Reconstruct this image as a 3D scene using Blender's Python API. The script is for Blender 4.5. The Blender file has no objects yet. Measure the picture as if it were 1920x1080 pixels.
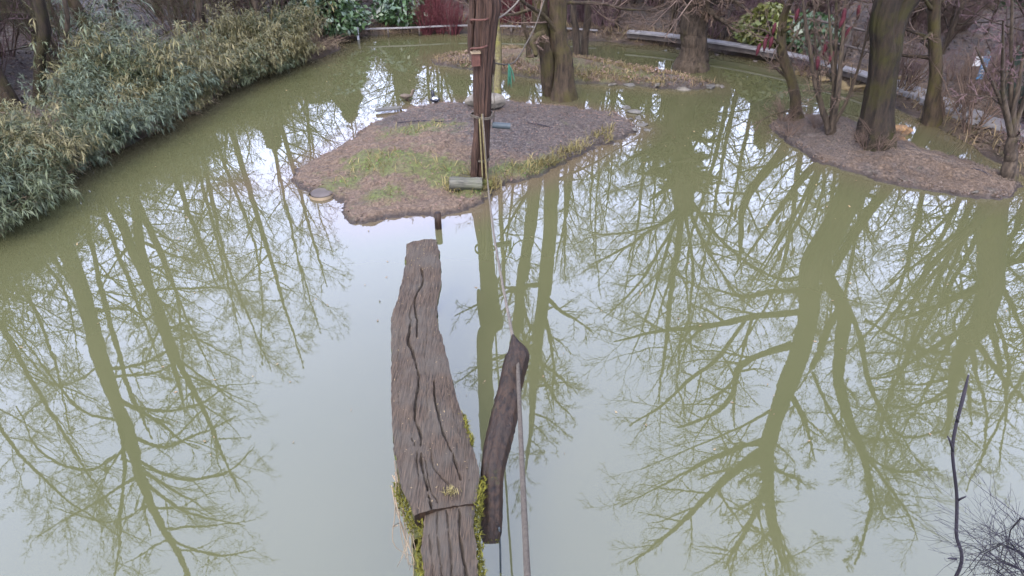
import bpy, bmesh, math, random
import numpy as np
from mathutils import Vector, Matrix, noise as mnoise

# ------------------------------------------------------------------ camera, world, sun, exposure
sc = bpy.context.scene
COL = sc.collection
FPX, H, PITCH = 1250.0, 4.5, math.radians(34.0)
cam_d = bpy.data.cameras.new('camera')
cam_d.sensor_width = 36.0
cam_d.lens = 36.0 * FPX / 1920.0
cam_d.clip_start, cam_d.clip_end = 0.05, 2000.0
cam = bpy.data.objects.new('camera', cam_d)
cam.location = (0, 0, H)
cam.rotation_euler = (math.pi / 2 - PITCH, 0, 0)
COL.objects.link(cam)
sc.camera = cam

SUN_EL, SUN_ROT = math.radians(48), math.radians(200)
w = bpy.data.worlds.new('World')
sc.world = w
w.use_nodes = True
nt = w.node_tree
nt.nodes.clear()
out = nt.nodes.new('ShaderNodeOutputWorld')
bg = nt.nodes.new('ShaderNodeBackground')
sky = nt.nodes.new('ShaderNodeTexSky')
sky.sky_type = 'NISHITA'
sky.sun_disc = False
sky.sun_elevation, sky.sun_rotation = SUN_EL, SUN_ROT
sky.air_density, sky.dust_density, sky.ozone_density = 1.0, 3.0, 1.0
hs = nt.nodes.new('ShaderNodeHueSaturation')
hs.inputs['Saturation'].default_value = 0.33
mxw = nt.nodes.new('ShaderNodeMixRGB')                     # overcast: an even cloud deck over the sky's own gradient
mxw.inputs['Fac'].default_value = 0.6
mxw.inputs['Color2'].default_value = (4.95, 5.7, 9.0, 1)
nt.links.new(sky.outputs[0], hs.inputs['Color'])
nt.links.new(hs.outputs[0], mxw.inputs['Color1'])
nt.links.new(mxw.outputs[0], bg.inputs['Color'])
bg.inputs['Strength'].default_value = 0.15
nt.links.new(bg.outputs[0], out.inputs['Surface'])

sl = bpy.data.lights.new('sun', 'SUN')
sl.energy, sl.angle, sl.color = 0.6, math.radians(25), (1.0, 0.92, 0.8)
so = bpy.data.objects.new('sun', sl)
so.rotation_euler = (math.pi / 2 - SUN_EL, 0, math.pi - SUN_ROT)
COL.objects.link(so)

sc.view_settings.view_transform = 'Standard'
sc.view_settings.look = 'None'
sc.view_settings.exposure = 3.2
sc.view_settings.gamma = 1.0
sc.view_settings.use_curve_mapping = False
sc.cycles.use_denoising = True
sc.cycles.max_bounces = 6
sc.cycles.transparent_max_bounces = 4

# ------------------------------------------------------------------ helpers
rng = np.random.default_rng(7)
random.seed(7)
CP, SP = math.cos(PITCH), math.sin(PITCH)


def ray(u, v):
    x, y = (u - 960) / FPX, (v - 540) / FPX
    return np.array([x, CP - y * SP, -SP - y * CP])


def ground(u, v, z=0.0):
    d = ray(u, v)
    t = (z - H) / d[2]
    return np.array([d[0] * t, d[1] * t, z])


def at_y(u, v, Y):
    d = ray(u, v)
    t = Y / d[1]
    return np.array([d[0] * t, Y, H + d[2] * t])


def mir_y(u, v, Y):                       # the real point whose mirror image in the water is seen at (u, v)
    p = at_y(u, v, Y)
    p[2] = -p[2]
    return p


def px_size(px, p, mirrored=False):       # metres covered by px photo pixels at point p
    z = -p[2] if mirrored else p[2]
    return px / FPX * (p[1] * CP + (H - z) * SP)


def mesh_np(name, verts, faces, smooth=True):
    verts = np.asarray(verts, dtype=np.float32).reshape(-1, 3)
    faces = np.asarray(faces, dtype=np.int32)
    k = faces.shape[1]
    me = bpy.data.meshes.new(name)
    me.vertices.add(len(verts))
    me.vertices.foreach_set('co', verts.ravel())
    me.loops.add(faces.size)
    me.loops.foreach_set('vertex_index', faces.ravel())
    me.polygons.add(len(faces))
    me.polygons.foreach_set('loop_start', np.arange(0, faces.size, k, dtype=np.int32))
    me.polygons.foreach_set('use_smooth', np.full(len(faces), smooth, dtype=bool))
    me.update(calc_edges=True)
    return me


def tubes(P, R, S):
    """P (N,K,3) polylines, R (N,K) radii -> verts, quads"""
    P = np.asarray(P, float); R = np.asarray(R, float)
    N, K, _ = P.shape
    T = np.gradient(P, axis=1)
    T /= np.linalg.norm(T, axis=2, keepdims=True) + 1e-9
    m = P[:, -1] - P[:, 0]
    m /= np.linalg.norm(m, axis=1, keepdims=True) + 1e-9
    ref = np.where(np.abs(m[:, :1]) < 0.7, np.array([[1.0, 0, 0]]), np.array([[0, 1.0, 0]]))[:, None, :]
    n = np.cross(T, np.broadcast_to(ref, T.shape))
    n /= np.linalg.norm(n, axis=2, keepdims=True) + 1e-9
    b = np.cross(T, n)
    a = np.arange(S) * 2 * np.pi / S
    Rr_ = R[:, :, None] if R.ndim == 2 else R
    V = P[:, :, None, :] + Rr_[..., None] * (np.cos(a)[None, None, :, None] * n[:, :, None, :] + np.sin(a)[None, None, :, None] * b[:, :, None, :])
    idx = np.arange(N * K * S).reshape(N, K, S)
    i0, i1 = idx[:, :-1], idx[:, 1:]
    F = np.stack([i0, np.roll(i0, -1, 2), np.roll(i1, -1, 2), i1], -1).reshape(-1, 4)
    return V.reshape(-1, 3), F


class MB:
    """collects quad arrays into one mesh"""
    def __init__(s): s.v, s.f, s.n = [], [], 0
    def add(s, V, F):
        s.v.append(np.asarray(V, float).reshape(-1, 3)); s.f.append(np.asarray(F) + s.n); s.n += len(s.v[-1])
        return s
    def tube(s, pts, r, S=8, cap=True):
        pts = np.asarray(pts, float)
        r = np.full(len(pts), r, float) if np.isscalar(r) else np.asarray(r, float)
        if cap:
            e0 = pts[0] - (pts[1] - pts[0]) * 1e-3; e1 = pts[-1] + (pts[-1] - pts[-2]) * 1e-3
            pts = np.vstack([e0, pts, e1]); r = np.concatenate([[r[0] * .02], r, [r[-1] * .02]])
        return s.add(*tubes(pts[None], r[None], S))
    def rough(s, pts, r, S, rg, depth=.12, ridges=7):
        """a trunk with ridged, uneven bark"""
        pts = np.asarray(pts, float); K = len(pts); a = np.arange(S) * 2 * np.pi / S
        L = np.concatenate([[0], np.cumsum(np.linalg.norm(np.diff(pts, axis=0), axis=1))])[:, None]
        ph = rg.random(12) * 6.28
        m = .5 * np.sin(3 * a + ph[0] + .8 * np.sin(L * .9 + ph[1])) + .45 * np.sin(ridges * a + ph[2] + 1.2 * np.sin(L * 1.7 + ph[3])) \
            + .45 * np.sin((2 * ridges + 1) * a + ph[4] + 1.5 * np.sin(L * 2.9 + ph[5])) + .35 * np.sin(L * 7 + 2 * a + ph[6]) * np.sin(L * 3.1 + ph[7] + a)
        m = m + rg.normal(0, .28, m.shape)
        R = np.asarray(r, float)[:, None] * (1 + depth * m)
        return s.add(*tubes(pts[None], R[None], S))
    def box(s, c, sx, sy, sz, rz=0.0):
        q = np.array([[x, y, z] for z in (-.5, .5) for y in (-.5, .5) for x in (-.5, .5)]) * [sx, sy, sz]
        cr, sr = math.cos(rz), math.sin(rz)
        q = np.stack([q[:, 0] * cr - q[:, 1] * sr, q[:, 0] * sr + q[:, 1] * cr, q[:, 2]], 1) + np.asarray(c)
        return s.add(q, [[0, 2, 3, 1], [4, 5, 7, 6], [0, 1, 5, 4], [2, 6, 7, 3], [0, 4, 6, 2], [1, 3, 7, 5]])
    def mesh(s, name, smooth=True, off=(0, 0, 0)):
        return mesh_np(name, np.concatenate(s.v) - np.asarray(off), np.concatenate(s.f), smooth)


def smooth_line(pts, n):
    """Catmull-Rom through pts, n samples"""
    p = np.asarray(pts, float)
    q = np.vstack([2 * p[0] - p[1], p, 2 * p[-1] - p[-2]])
    d = np.concatenate([[0], np.cumsum(np.linalg.norm(np.diff(p[:, :3], axis=0), axis=1))])
    d /= d[-1]
    o = []
    for t in np.linspace(0, 1, n):
        i = min(max(np.searchsorted(d, t, 'right') - 1, 0), len(p) - 2)
        s = (t - d[i]) / (d[i + 1] - d[i] + 1e-9)
        a, b, c, e = q[i], q[i + 1], q[i + 2], q[i + 3]
        o.append(.5 * ((2 * b) + (c - a) * s + (2 * a - 5 * b + 4 * c - e) * s * s + (3 * b - a - 3 * c + e) * s ** 3))
    return np.array(o)


def obj(name, me, mat, parent=None, loc=None, kind=None):
    o = bpy.data.objects.new(name, me)
    if mat is not None:
        me.materials.clear(); me.materials.append(mat)
    COL.objects.link(o)
    if parent is not None: o.parent = parent
    if loc is not None: o.location = loc
    if kind: o['kind'] = kind
    return o


def tag(o, label=None, cat=None, group=None, kind=None):
    if label: o['label'] = label
    if cat: o['category'] = cat
    if group: o['group'] = group
    if kind: o['kind'] = kind
    return o


def thing(name, label, cat, loc=(0, 0, 0), rz=0.0, group=None):
    o = bpy.data.objects.new(name, None)
    o.empty_display_size = 0.2
    COL.objects.link(o)
    o.location = tuple(float(c) for c in loc); o.rotation_euler = (0, 0, rz)
    return tag(o, label, cat, group)


def dup(root, loc, rz=0.0, scale=1.0, label=None, mats=None):
    r = root.copy(); COL.objects.link(r)
    r.location = tuple(float(c) for c in loc); r.rotation_euler = (0, 0, rz)
    r.scale = (scale,) * 3 if np.isscalar(scale) else scale
    if label: r['label'] = label
    for ch in list(root.children):
        c = ch.copy(); COL.objects.link(c); c.parent = r
        if mats and ch.name.split('.')[0] in mats:
            c.material_slots[0].link = 'OBJECT'
            c.material_slots[0].material = mats[ch.name.split('.')[0]]
    return r


def grow(P, R, n, t, ang, ln, up, wig, K, rr, tip=.3, rmin=.002, ln_t=.5, rg=None):
    """n children on every parent polyline, all at once"""
    rg = rg or rng
    P = np.asarray(P, float); R = np.asarray(R, float)
    N, Kp, _ = P.shape
    L = np.linalg.norm(np.diff(P, axis=1), axis=2).sum(1)
    pi = np.repeat(np.arange(N), n); M = N * n
    tt = t[0] + (t[1] - t[0]) * ((np.tile(np.arange(n), N) + rg.random(M)) / n)
    f = tt * (Kp - 1); i = np.minimum(f.astype(int), Kp - 2); s = (f - i)[:, None]
    p = P[pi, i] * (1 - s) + P[pi, i + 1] * s
    r = R[pi, i] * (1 - s[:, 0]) + R[pi, i + 1] * s[:, 0]
    d = P[pi, i + 1] - P[pi, i]; d /= np.linalg.norm(d, axis=1, keepdims=True) + 1e-9
    q = rg.normal(size=(M, 3)); q -= (q * d).sum(1, keepdims=True) * d
    q /= np.linalg.norm(q, axis=1, keepdims=True) + 1e-9
    a = np.radians(rg.normal(ang[0], ang[1], M))[:, None]
    d = np.cos(a) * d + np.sin(a) * q
    l = L[pi] * ln * (1 - ln_t * tt) * rg.uniform(.6, 1.25, M)
    out = np.zeros((M, K, 3)); out[:, 0] = p
    for k in range(1, K):
        d = d + np.array([0, 0, up / K]) + rg.normal(size=(M, 3)) * wig
        d /= np.linalg.norm(d, axis=1, keepdims=True) + 1e-9
        out[:, k] = out[:, k - 1] + d * (l / (K - 1))[:, None]
    r0 = np.maximum(r * rr, rmin)
    rad = np.maximum(r0[:, None] * np.linspace(1, tip, K)[None], rmin * .6)
    return out, rad


# ------------------------------------------------------------------ materials
def new_mat(name):
    m = bpy.data.materials.new(name)
    m.use_nodes = True
    n = m.node_tree.nodes; l = m.node_tree.links
    b = n['Principled BSDF']
    return m, n, l, b


def tex(n, l, coord='Object', scale=(1, 1, 1)):
    tc = n.new('ShaderNodeTexCoord'); mp = n.new('ShaderNodeMapping')
    mp.inputs['Scale'].default_value = scale
    l.new(tc.outputs[coord], mp.inputs['Vector'])
    return mp.outputs['Vector']


def noise_n(n, vec, l, scale, detail=6, rough=.6, dist=0):
    t = n.new('ShaderNodeTexNoise')
    t.inputs['Scale'].default_value = scale; t.inputs['Detail'].default_value = detail
    t.inputs['Roughness'].default_value = rough; t.inputs['Distortion'].default_value = dist
    l.new(vec, t.inputs['Vector'])
    return t


def ramp(n, l, src, stops):
    r = n.new('ShaderNodeValToRGB')
    e = r.color_ramp.elements
    while len(e) < len(stops): e.new(.5)
    for k, (p, c) in enumerate(stops):
        e[k].position = p; e[k].color = (*c, 1)
    l.new(src, r.inputs['Fac'])
    return r.outputs['Color']


def mix(n, l, fac, a, b, mode='MIX'):
    m = n.new('ShaderNodeMixRGB'); m.blend_type = mode
    for s, x in (('Fac', fac), ('Color1', a), ('Color2', b)):
        if isinstance(x, (int, float)): m.inputs[s].default_value = x
        elif isinstance(x, tuple): m.inputs[s].default_value = (*x, 1)
        else: l.new(x, m.inputs[s])
    return m.outputs['Color']


def bump(n, l, b, h, strength=.5, dist=.02):
    bp = n.new('ShaderNodeBump')
    bp.inputs['Strength'].default_value = strength; bp.inputs['Distance'].default_value = dist
    l.new(h, bp.inputs['Height']); l.new(bp.outputs['Normal'], b.inputs['Normal'])


def bark(name, dark, light, moss=None, moss_amt=.5, zs=.22, sc_=9, rough=.85, bs=.8):
    m, n, l, b = new_mat(name)
    v = tex(n, l, 'Object', (1, 1, zs))
    t = noise_n(n, v, l, sc_ * 1.8, 8, .72, .4)
    c = ramp(n, l, t.outputs['Fac'], [(.36, dark), (.64, light)])
    if moss:
        t2 = noise_n(n, tex(n, l, 'Object'), l, 2.3, 6, .7)
        f = ramp(n, l, t2.outputs['Fac'], [(.62 - moss_amt * .3, (0, 0, 0)), (.75 - moss_amt * .2, (1, 1, 1))])
        c = mix(n, l, f, c, moss)
    l.new(c, b.inputs['Base Color'])
    b.inputs['Roughness'].default_value = rough
    b.inputs['Specular IOR Level'].default_value = .12
    bump(n, l, b, t.outputs['Fac'], bs, .05)
    return m


def plain(name, a, b_, scale=8, rough=.8, per_obj=False, spec=.15):
    m, n, l, b = new_mat(name)
    t = noise_n(n, tex(n, l, 'Object'), l, scale, 5, .6)
    c = ramp(n, l, t.outputs['Fac'], [(.3, a), (.7, b_)])
    l.new(c, b.inputs['Base Color'])
    b.inputs['Roughness'].default_value = rough
    b.inputs['Specular IOR Level'].default_value = spec
    return m


def leafy(name, cols, rough=.5, spec=.2, trans=.25, scale=1.2):
    """each leaf island its own tone"""
    m, n, l, b = new_mat(name)
    g = n.new('ShaderNodeNewGeometry')
    c1 = ramp(n, l, g.outputs['Random Per Island'], [(k / max(1, len(cols) - 1), c) for k, c in enumerate(cols)])
    t = noise_n(n, tex(n, l, 'Object'), l, scale, 3, .5)
    c = mix(n, l, .5, c1, ramp(n, l, t.outputs['Fac'], [(.35, cols[0]), (.65, cols[-1])]))
    l.new(c, b.inputs['Base Color'])
    b.inputs['Roughness'].default_value = rough
    b.inputs['Specular IOR Level'].default_value = spec
    if trans:
        tr = n.new('ShaderNodeBsdfTranslucent'); l.new(c, tr.inputs['Color'])
        mx = n.new('ShaderNodeMixShader'); mx.inputs['Fac'].default_value = trans
        l.new(b.outputs[0], mx.inputs[1]); l.new(tr.outputs[0], mx.inputs[2])
        l.new(mx.outputs[0], n['Material Output'].inputs['Surface'])
    return m


M = {}
M['bark'] = bark('bark', (.020, .016, .015), (.10, .082, .068), (.06, .058, .024), .2)
M['bark_moss'] = bark('bark_moss', (.018, .014, .012), (.085, .066, .05), (.062, .058, .022), .5)
M['bark_dark'] = bark('bark_dark', (.010, .009, .009), (.055, .042, .033), (.045, .046, .012), .5)
M['bark_lichen'] = bark('bark_lichen', (.09, .07, .045), (.22, .19, .09), (.21, .19, .05), .5, 1, 10)
M['twig'] = plain('twig', (.05, .036, .033), (.105, .08, .07), 3)
M['twig_purple'] = plain('twig_purple', (.075, .045, .052), (.13, .085, .09), 3)
M['twig_red'] = plain('twig_red', (.09, .02, .026), (.16, .045, .045), 3)
M['twig_tan'] = plain('twig_tan', (.11, .08, .05), (.24, .18, .11), 3)
M['twig_moss'] = plain('twig_moss', (.06, .055, .03), (.13, .12, .05), 3)
M['bamboo_g'] = leafy('bamboo_leaf_green', [(.020, .034, .014), (.046, .070, .026), (.088, .118, .050), (.165, .185, .10)], trans=.15)
M['bamboo_b'] = leafy('bamboo_leaf_blue', [(.020, .038, .020), (.048, .078, .042), (.095, .135, .080), (.20, .235, .155)], trans=.15)
M['bamboo_y'] = leafy('bamboo_leaf_yellow', [(.04, .046, .014), (.09, .098, .030), (.16, .155, .055), (.27, .22, .10)], trans=.15)
M['cane'] = plain('cane', (.07, .075, .03), (.16, .14, .06), 5)
M['evergreen'] = leafy('evergreen', [(.02, .035, .016), (.035, .055, .022), (.055, .075, .03)], .6, .3, .1)
M['laurel'] = leafy('laurel_leaf', [(.03, .06, .02), (.05, .10, .03), (.10, .17, .06)], .4, .5, .15)
M['laurel_y'] = leafy('laurel_leaf_yellow', [(.10, .13, .02), (.18, .20, .04), (.30, .28, .08)], .5, .4, .2)
M['grass'] = leafy('grass', [(.08, .066, .022), (.15, .125, .04), (.24, .19, .075)], .7, .2, .2)
M['grass_green'] = leafy('grass_green', [(.04, .082, .014), (.07, .130, .022), (.12, .175, .038)], .7, .2, .2)
M['grass_dead'] = leafy('grass_dead', [(.10, .06, .035), (.17, .12, .06), (.25, .19, .10)], .8, .2, .2)
M['moss'] = leafy('moss', [(.03, .03, .007), (.065, .062, .010), (.16, .145, .02)], .9, .1, .1)
M['litter'] = leafy('leaf_litter', [(.024, .018, .016), (.048, .037, .032), (.08, .063, .055), (.16, .132, .118)], .7, .15, 0)
M['litter_red'] = leafy('leaf_litter_red', [(.06, .035, .025), (.12, .07, .05), (.19, .12, .09)], .8, .15, 0)


M['clod'] = plain('clod', (.028, .019, .014), (.10, .07, .052), 6, .5, spec=.3)


def soil_mat(name):
    m, n, l, b = new_mat(name)
    v = tex(n, l, 'Object')
    at = n.new('ShaderNodeAttribute'); at.attribute_name = 'zone'
    sp = n.new('ShaderNodeSeparateColor'); l.new(at.outputs['Color'], sp.inputs[0])
    big = noise_n(n, v, l, 3.2, 8, .7)
    fine = noise_n(n, v, l, 26, 8, .75)
    mud = ramp(n, l, fine.outputs['Fac'], [(.36, (.040, .026, .018)), (.5, (.100, .068, .046)), (.64, (.175, .128, .092))])
    mulch = ramp(n, l, fine.outputs['Fac'], [(.37, (.022, .017, .016)), (.5, (.066, .053, .048)), (.64, (.145, .122, .112))])
    grs = ramp(n, l, fine.outputs['Fac'], [(.36, (.055, .040, .022)), (.5, (.078, .082, .028)), (.64, (.112, .140, .038))])
    jit = n.new('ShaderNodeMath'); jit.operation = 'ADD'
    sc2 = n.new('ShaderNodeMath'); sc2.operation = 'MULTIPLY_ADD'; sc2.inputs[1].default_value = 2.6; sc2.inputs[2].default_value = -1.32
    l.new(big.outputs['Fac'], sc2.inputs[0])
    def masked(chan):
        a = n.new('ShaderNodeMath'); a.operation = 'ADD'; a.use_clamp = True
        l.new(sp.outputs[chan], a.inputs[0]); l.new(sc2.outputs[0], a.inputs[1])
        return ramp(n, l, a.outputs[0], [(.25, (0, 0, 0)), (.7, (1, 1, 1))])
    c = mix(n, l, masked('Green'), mud, mulch)
    c = mix(n, l, masked('Red'), c, grs)
    c = mix(n, l, sp.outputs['Blue'], c, (.024, .017, .013))         # soaked mud at the waterline
    l.new(c, b.inputs['Base Color'])
    rr = n.new('ShaderNodeMapRange'); rr.inputs['To Min'].default_value = .85; rr.inputs['To Max'].default_value = .3
    l.new(sp.outputs['Blue'], rr.inputs['Value']); l.new(rr.outputs[0], b.inputs['Roughness']); b.inputs['Specular IOR Level'].default_value = .2
    bump(n, l, b, fine.outputs['Fac'], .9, .04)
    return m


M['soil'] = soil_mat('soil')


def water_mat():
    m, n, l, b = new_mat('pond_water')
    v = tex(n, l, 'Object')
    t = noise_n(n, v, l, .35, 4, .5)
    c = ramp(n, l, t.outputs['Fac'], [(.3, (.052, .0525, .0230)), (.7, (.062, .0605, .0275))])
    at = n.new('ShaderNodeAttribute'); at.attribute_name = 'silt'
    c = mix(n, l, at.outputs['Fac'], c, (.078, .054, .036))
    l.new(c, b.inputs['Base Color'])
    b.inputs['Roughness'].default_value = .012
    b.inputs['IOR'].default_value = 1.46
    r1 = noise_n(n, tex(n, l, 'Object', (1, .6, 1)), l, 1.1, 2, .4)
    r2 = noise_n(n, tex(n, l, 'Object', (1, .45, 1)), l, 7, 3, .5)
    h = mix(n, l, .06, r1.outputs['Fac'], r2.outputs['Fac'])
    bump(n, l, b, h, .035, .1)
    return m


M['water'] = water_mat()


def wood_mat(name, a, c_, bl, gscale=(26, 1.6, 26), moss=None, moss_amt=.3, rough=.75):
    m, n, l, b = new_mat(name)
    g = noise_n(n, tex(n, l, 'Object', gscale), l, 2.2, 8, .7, .2)
    big = noise_n(n, tex(n, l, 'Object'), l, 3.5, 5, .6)
    c = ramp(n, l, g.outputs['Fac'], [(.39, a), (.63, c_)])
    f = ramp(n, l, big.outputs['Fac'], [(.45, (0, 0, 0)), (.65, (1, 1, 1))])
    c = mix(n, l, f, c, mix(n, l, .6, c, bl))
    if moss:
        t2 = noise_n(n, tex(n, l, 'Object'), l, 5, 6, .7)
        f2 = ramp(n, l, t2.outputs['Fac'], [(.68 - .3 * moss_amt, (0, 0, 0)), (.78 - .2 * moss_amt, (1, 1, 1))])
        c = mix(n, l, f2, c, moss)
    l.new(c, b.inputs['Base Color'])
    b.inputs['Roughness'].default_value = rough
    b.inputs['Specular IOR Level'].default_value = .13
    bump(n, l, b, g.outputs['Fac'], .9, .015)
    return m


M['plank'] = wood_mat('weathered_plank', (.020, .015, .012), (.128, .098, .075), (.088, .085, .080), (70, 2.4, 70))
M['plank_side'] = wood_mat('plank_side', (.03, .026, .012), (.09, .075, .03), (.06, .06, .03), moss=(.11, .12, .02), moss_amt=.7)
M['post'] = wood_mat('wet_post', (.010, .0065, .005), (.056, .033, .020), (.03, .022, .018), (14, 14, 1.2), (.06, .065, .015), .25, .55)
M['trunk_red'] = wood_mat('fibrous_trunk', (.014, .008, .007), (.095, .058, .046), (.04, .027, .024), (30, 30, .9))
M['rope'] = plain('rope', (.07, .062, .056), (.17, .155, .14), 60)
M['rope_pale'] = plain('rope_pale', (.11, .10, .095), (.24, .225, .21), 40)
M['rope_yellow'] = plain('rope_yellow', (.09, .075, .03), (.19, .155, .07), 30)
M['rust'] = plain('rust', (.07, .028, .02), (.15, .065, .045), 20)
M['stone'] = plain('stone', (.08, .07, .055), (.26, .225, .175), 7)
M['stone_grey'] = plain('stone_grey', (.055, .05, .044), (.13, .12, .10), 9)
M['stone_orange'] = plain('stone_orange', (.12, .065, .03), (.34, .20, .09), 9)
M['log'] = wood_mat('grey_log', (.05, .046, .034), (.15, .14, .105), (.09, .10, .05), (1.6, 22, 22), (.08, .09, .025), .3)
M['board'] = plain('pale_board', (.26, .24, .23), (.44, .41, .39), 5)
M['board_dark'] = plain('dark_board', (.05, .04, .035), (.11, .09, .075), 5)
M['gravel'] = plain('gravel', (.09, .082, .078), (.17, .155, .148), 30)
M['white'] = plain('white_paint', (.5, .5, .5), (.62, .62, .62), 10)
M['sign_blue'] = plain('sign_blue', (.10, .30, .55), (.14, .38, .66), 10)
M['tube_grey'] = plain('grey_plastic', (.04, .052, .055), (.075, .09, .095), 12, .45)
M['black'] = plain('black', (.01, .01, .01), (.02, .02, .02), 5)
M['green_net'] = plain('green_net', (.03, .12, .07), (.06, .20, .12), 12)
M['mesh_fence'] = plain('mesh_fence', (.03, .05, .04), (.06, .08, .06), 5)
M['twig_black'] = plain('twig_black', (.012, .010, .014), (.03, .025, .03), 5)
M['cone_red'] = plain('cone_red', (.08, .012, .02), (.17, .03, .04), 25)
M['sand'] = plain('sand', (.14, .10, .045), (.28, .20, .09), 9)
M['duck_brown'] = plain('duck_brown', (.07, .05, .035), (.17, .13, .09), 40)
M['duck_black'] = plain('duck_black', (.012, .012, .016), (.03, .03, .04), 10, .5)
M['duck_white'] = plain('duck_white', (.65, .65, .65), (.8, .8, .8), 10)
M['bill'] = plain('bill', (.12, .14, .16), (.2, .22, .24), 10)
M['concrete'] = plain('concrete', (.35, .34, .33), (.5, .49, .48), 4)
M['glass_dark'] = plain('window_dark', (.03, .035, .04), (.06, .07, .08), 4, .1, spec=.5)

# one place to keep all base colours in step with the exposure
DIM = {'bamboo_g': .50, 'bamboo_b': .46, 'bamboo_y': .46, 'plank': .44, 'post': .36, 'trunk_red': .50, 'stone': .42, 'board': .34, 'gravel': .95,
       'twig_red': .5, 'cone_red': .30, 'litter': .64, 'soil': .64, 'water': .57, 'duck_white': .6, 'white': .6, 'grass_green': 1.0, 'laurel': .5, 'evergreen': .6, 'stone_orange': .55, 'laurel_y': .5, 'sign_blue': .34,
       'bark_dark': .38, 'twig': .78, 'twig_purple': .8, 'twig_tan': .75, 'bark': .50, 'bark_moss': .52, 'log': .55, 'tube_grey': .42, 'rope': .32, 'rope_pale': .38, 'sand': .5, 'litter_red': .8, 'duck_brown': .5, 'stone_grey': .6, 'plank_side': .55, 'rust': .45, 'moss': .8, 'grass': .85, 'grass_dead': .8}
WARM = {k: (1.12, 1.0, .80) for k in ('plank', 'post', 'bark', 'bark_moss', 'bark_dark', 'rope', 'rope_pale', 'trunk_red', 'twig', 'litter', 'clod')}
WARM.update({k: (1.03, 1.0, .92) for k in ('soil', 'bamboo_g', 'bamboo_b', 'bamboo_y', 'twig_purple')})
for k_, m_ in M.items():
    n_, l_ = m_.node_tree.nodes, m_.node_tree.links
    f_ = DIM.get(k_, .62) * (1.05 if k_ == 'water' else .80)
    src = None
    for lk in list(l_):
        if lk.to_socket.name in ('Base Color',) or (lk.to_node.type == 'BSDF_TRANSLUCENT' and lk.to_socket.name == 'Color'):
            if src is None:
                mu = n_.new('ShaderNodeMixRGB'); mu.blend_type = 'MULTIPLY'; mu.inputs['Fac'].default_value = 1
                wm = WARM.get(k_, (1, 1, 1)); mu.inputs['Color2'].default_value = (f_ * wm[0], f_ * wm[1], f_ * wm[2], 1); l_.new(lk.from_socket, mu.inputs['Color1']); src = mu.outputs['Color']
            l_.new(src, lk.to_socket)

# ------------------------------------------------------------------ ground, water, islands
POND = [ground(*p)[:2] for p in [(0, 430), (60, 372), (130, 322), (200, 288), (300, 240), (390, 188), (450, 158), (540, 122), (600, 108),
        (638, 92), (636, 78), (668, 70), (700, 66), (780, 63), (860, 61), (960, 66), (1050, 72), (1110, 76), (1180, 82), (1250, 88), (1350, 98), (1430, 112),
        (1500, 138), (1620, 168), (1700, 212), (1790, 258), (1870, 300), (1920, 332)]]
POND += [np.array(p) for p in [(10.5, 8.2), (11.0, 6.0), (9.0, 4.0), (6.0, 2.4), (3.0, 1.7), (.2, 1.3), (-3.0, 1.6), (-5.5, 2.6), (-7.8, 4.6), (-8.2, 6.4)]]
POND = np.array(POND)


def sdist(P, poly):
    """signed distance, positive outside"""
    P = np.asarray(P, float).reshape(-1, 2)
    A = poly; B = np.roll(poly, -1, 0)
    best = np.full(len(P), 1e9); ins = np.zeros(len(P), bool)
    for a, b in zip(A, B):
        e = b - a; wv = P - a
        t = np.clip((wv @ e) / (e @ e), 0, 1)
        best = np.minimum(best, np.linalg.norm(wv - t[:, None] * e, axis=1))
        c = ((a[1] <= P[:, 1]) & (b[1] > P[:, 1])) | ((b[1] <= P[:, 1]) & (a[1] > P[:, 1]))
        with np.errstate(divide='ignore', invalid='ignore'):
            xi = a[0] + (P[:, 1] - a[1]) / (b[1] - a[1]) * (b[0] - a[0])
        ins ^= c & (P[:, 0] < xi)
    return np.where(ins, -best, best)


def sstep(a, b, x):
    t = np.clip((x - a) / (b - a), 0, 1)
    return t * t * (3 - 2 * t)


def vnoise(x, y, s, seed=0):
    """cheap smooth value noise"""
    r = np.random.default_rng(100 + seed).random((64, 64))
    X = np.asarray(x, float) * s; Y = np.asarray(y, float) * s
    xi = np.floor(X).astype(int); yi = np.floor(Y).astype(int); fx = X - xi; fy = Y - yi
    fx = fx * fx * (3 - 2 * fx); fy = fy * fy * (3 - 2 * fy)
    g = lambda a, b: r[a % 64, b % 64]
    return (g(xi, yi) * (1 - fx) + g(xi + 1, yi) * fx) * (1 - fy) + (g(xi, yi + 1) * (1 - fx) + g(xi + 1, yi + 1) * fx) * fy - .5


def bank_h(x, y, d=None):
    x = np.asarray(x, float); y = np.asarray(y, float)
    if d is None: d = sdist(np.stack([x.ravel(), y.ravel()], 1), POND).reshape(x.shape)
    d = d + vnoise(x, y, 1.6, 1) * .25
    land = .16 * sstep(0, .25, d) + .25 * sstep(.2, 3.0, d) + .3 * sstep(2, 9, d) * (x < 3) + vnoise(x, y, .9, 2) * .14 * sstep(0, .6, d) + vnoise(x, y, 4, 3) * .05 * sstep(0, .3, d)
    return np.where(d > 0, land, np.maximum(-.5, d * .45))


def axis(lo, hi, step, far):
    a = list(np.arange(lo, hi + step, step)); s = step
    while a[-1] < far: s *= 1.35; a.append(a[-1] + s)
    s = step
    while a[0] > -far: s *= 1.35; a.insert(0, a[0] - s)
    return np.array(a)


gx, gy = axis(-16, 22, .22, 700), axis(-2, 34, .22, 700)
GX, GY = np.meshgrid(gx, gy)
D = sdist(np.stack([GX.ravel(), GY.ravel()], 1), POND).reshape(GX.shape)
GZ = bank_h(GX, GY, D)
idx = np.arange(GX.size).reshape(GX.shape)
F = np.stack([idx[:-1, :-1], idx[:-1, 1:], idx[1:, 1:], idx[1:, :-1]], -1).reshape(-1, 4)
me = mesh_np('ground', np.stack([GX, GY, GZ], -1), F)


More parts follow.
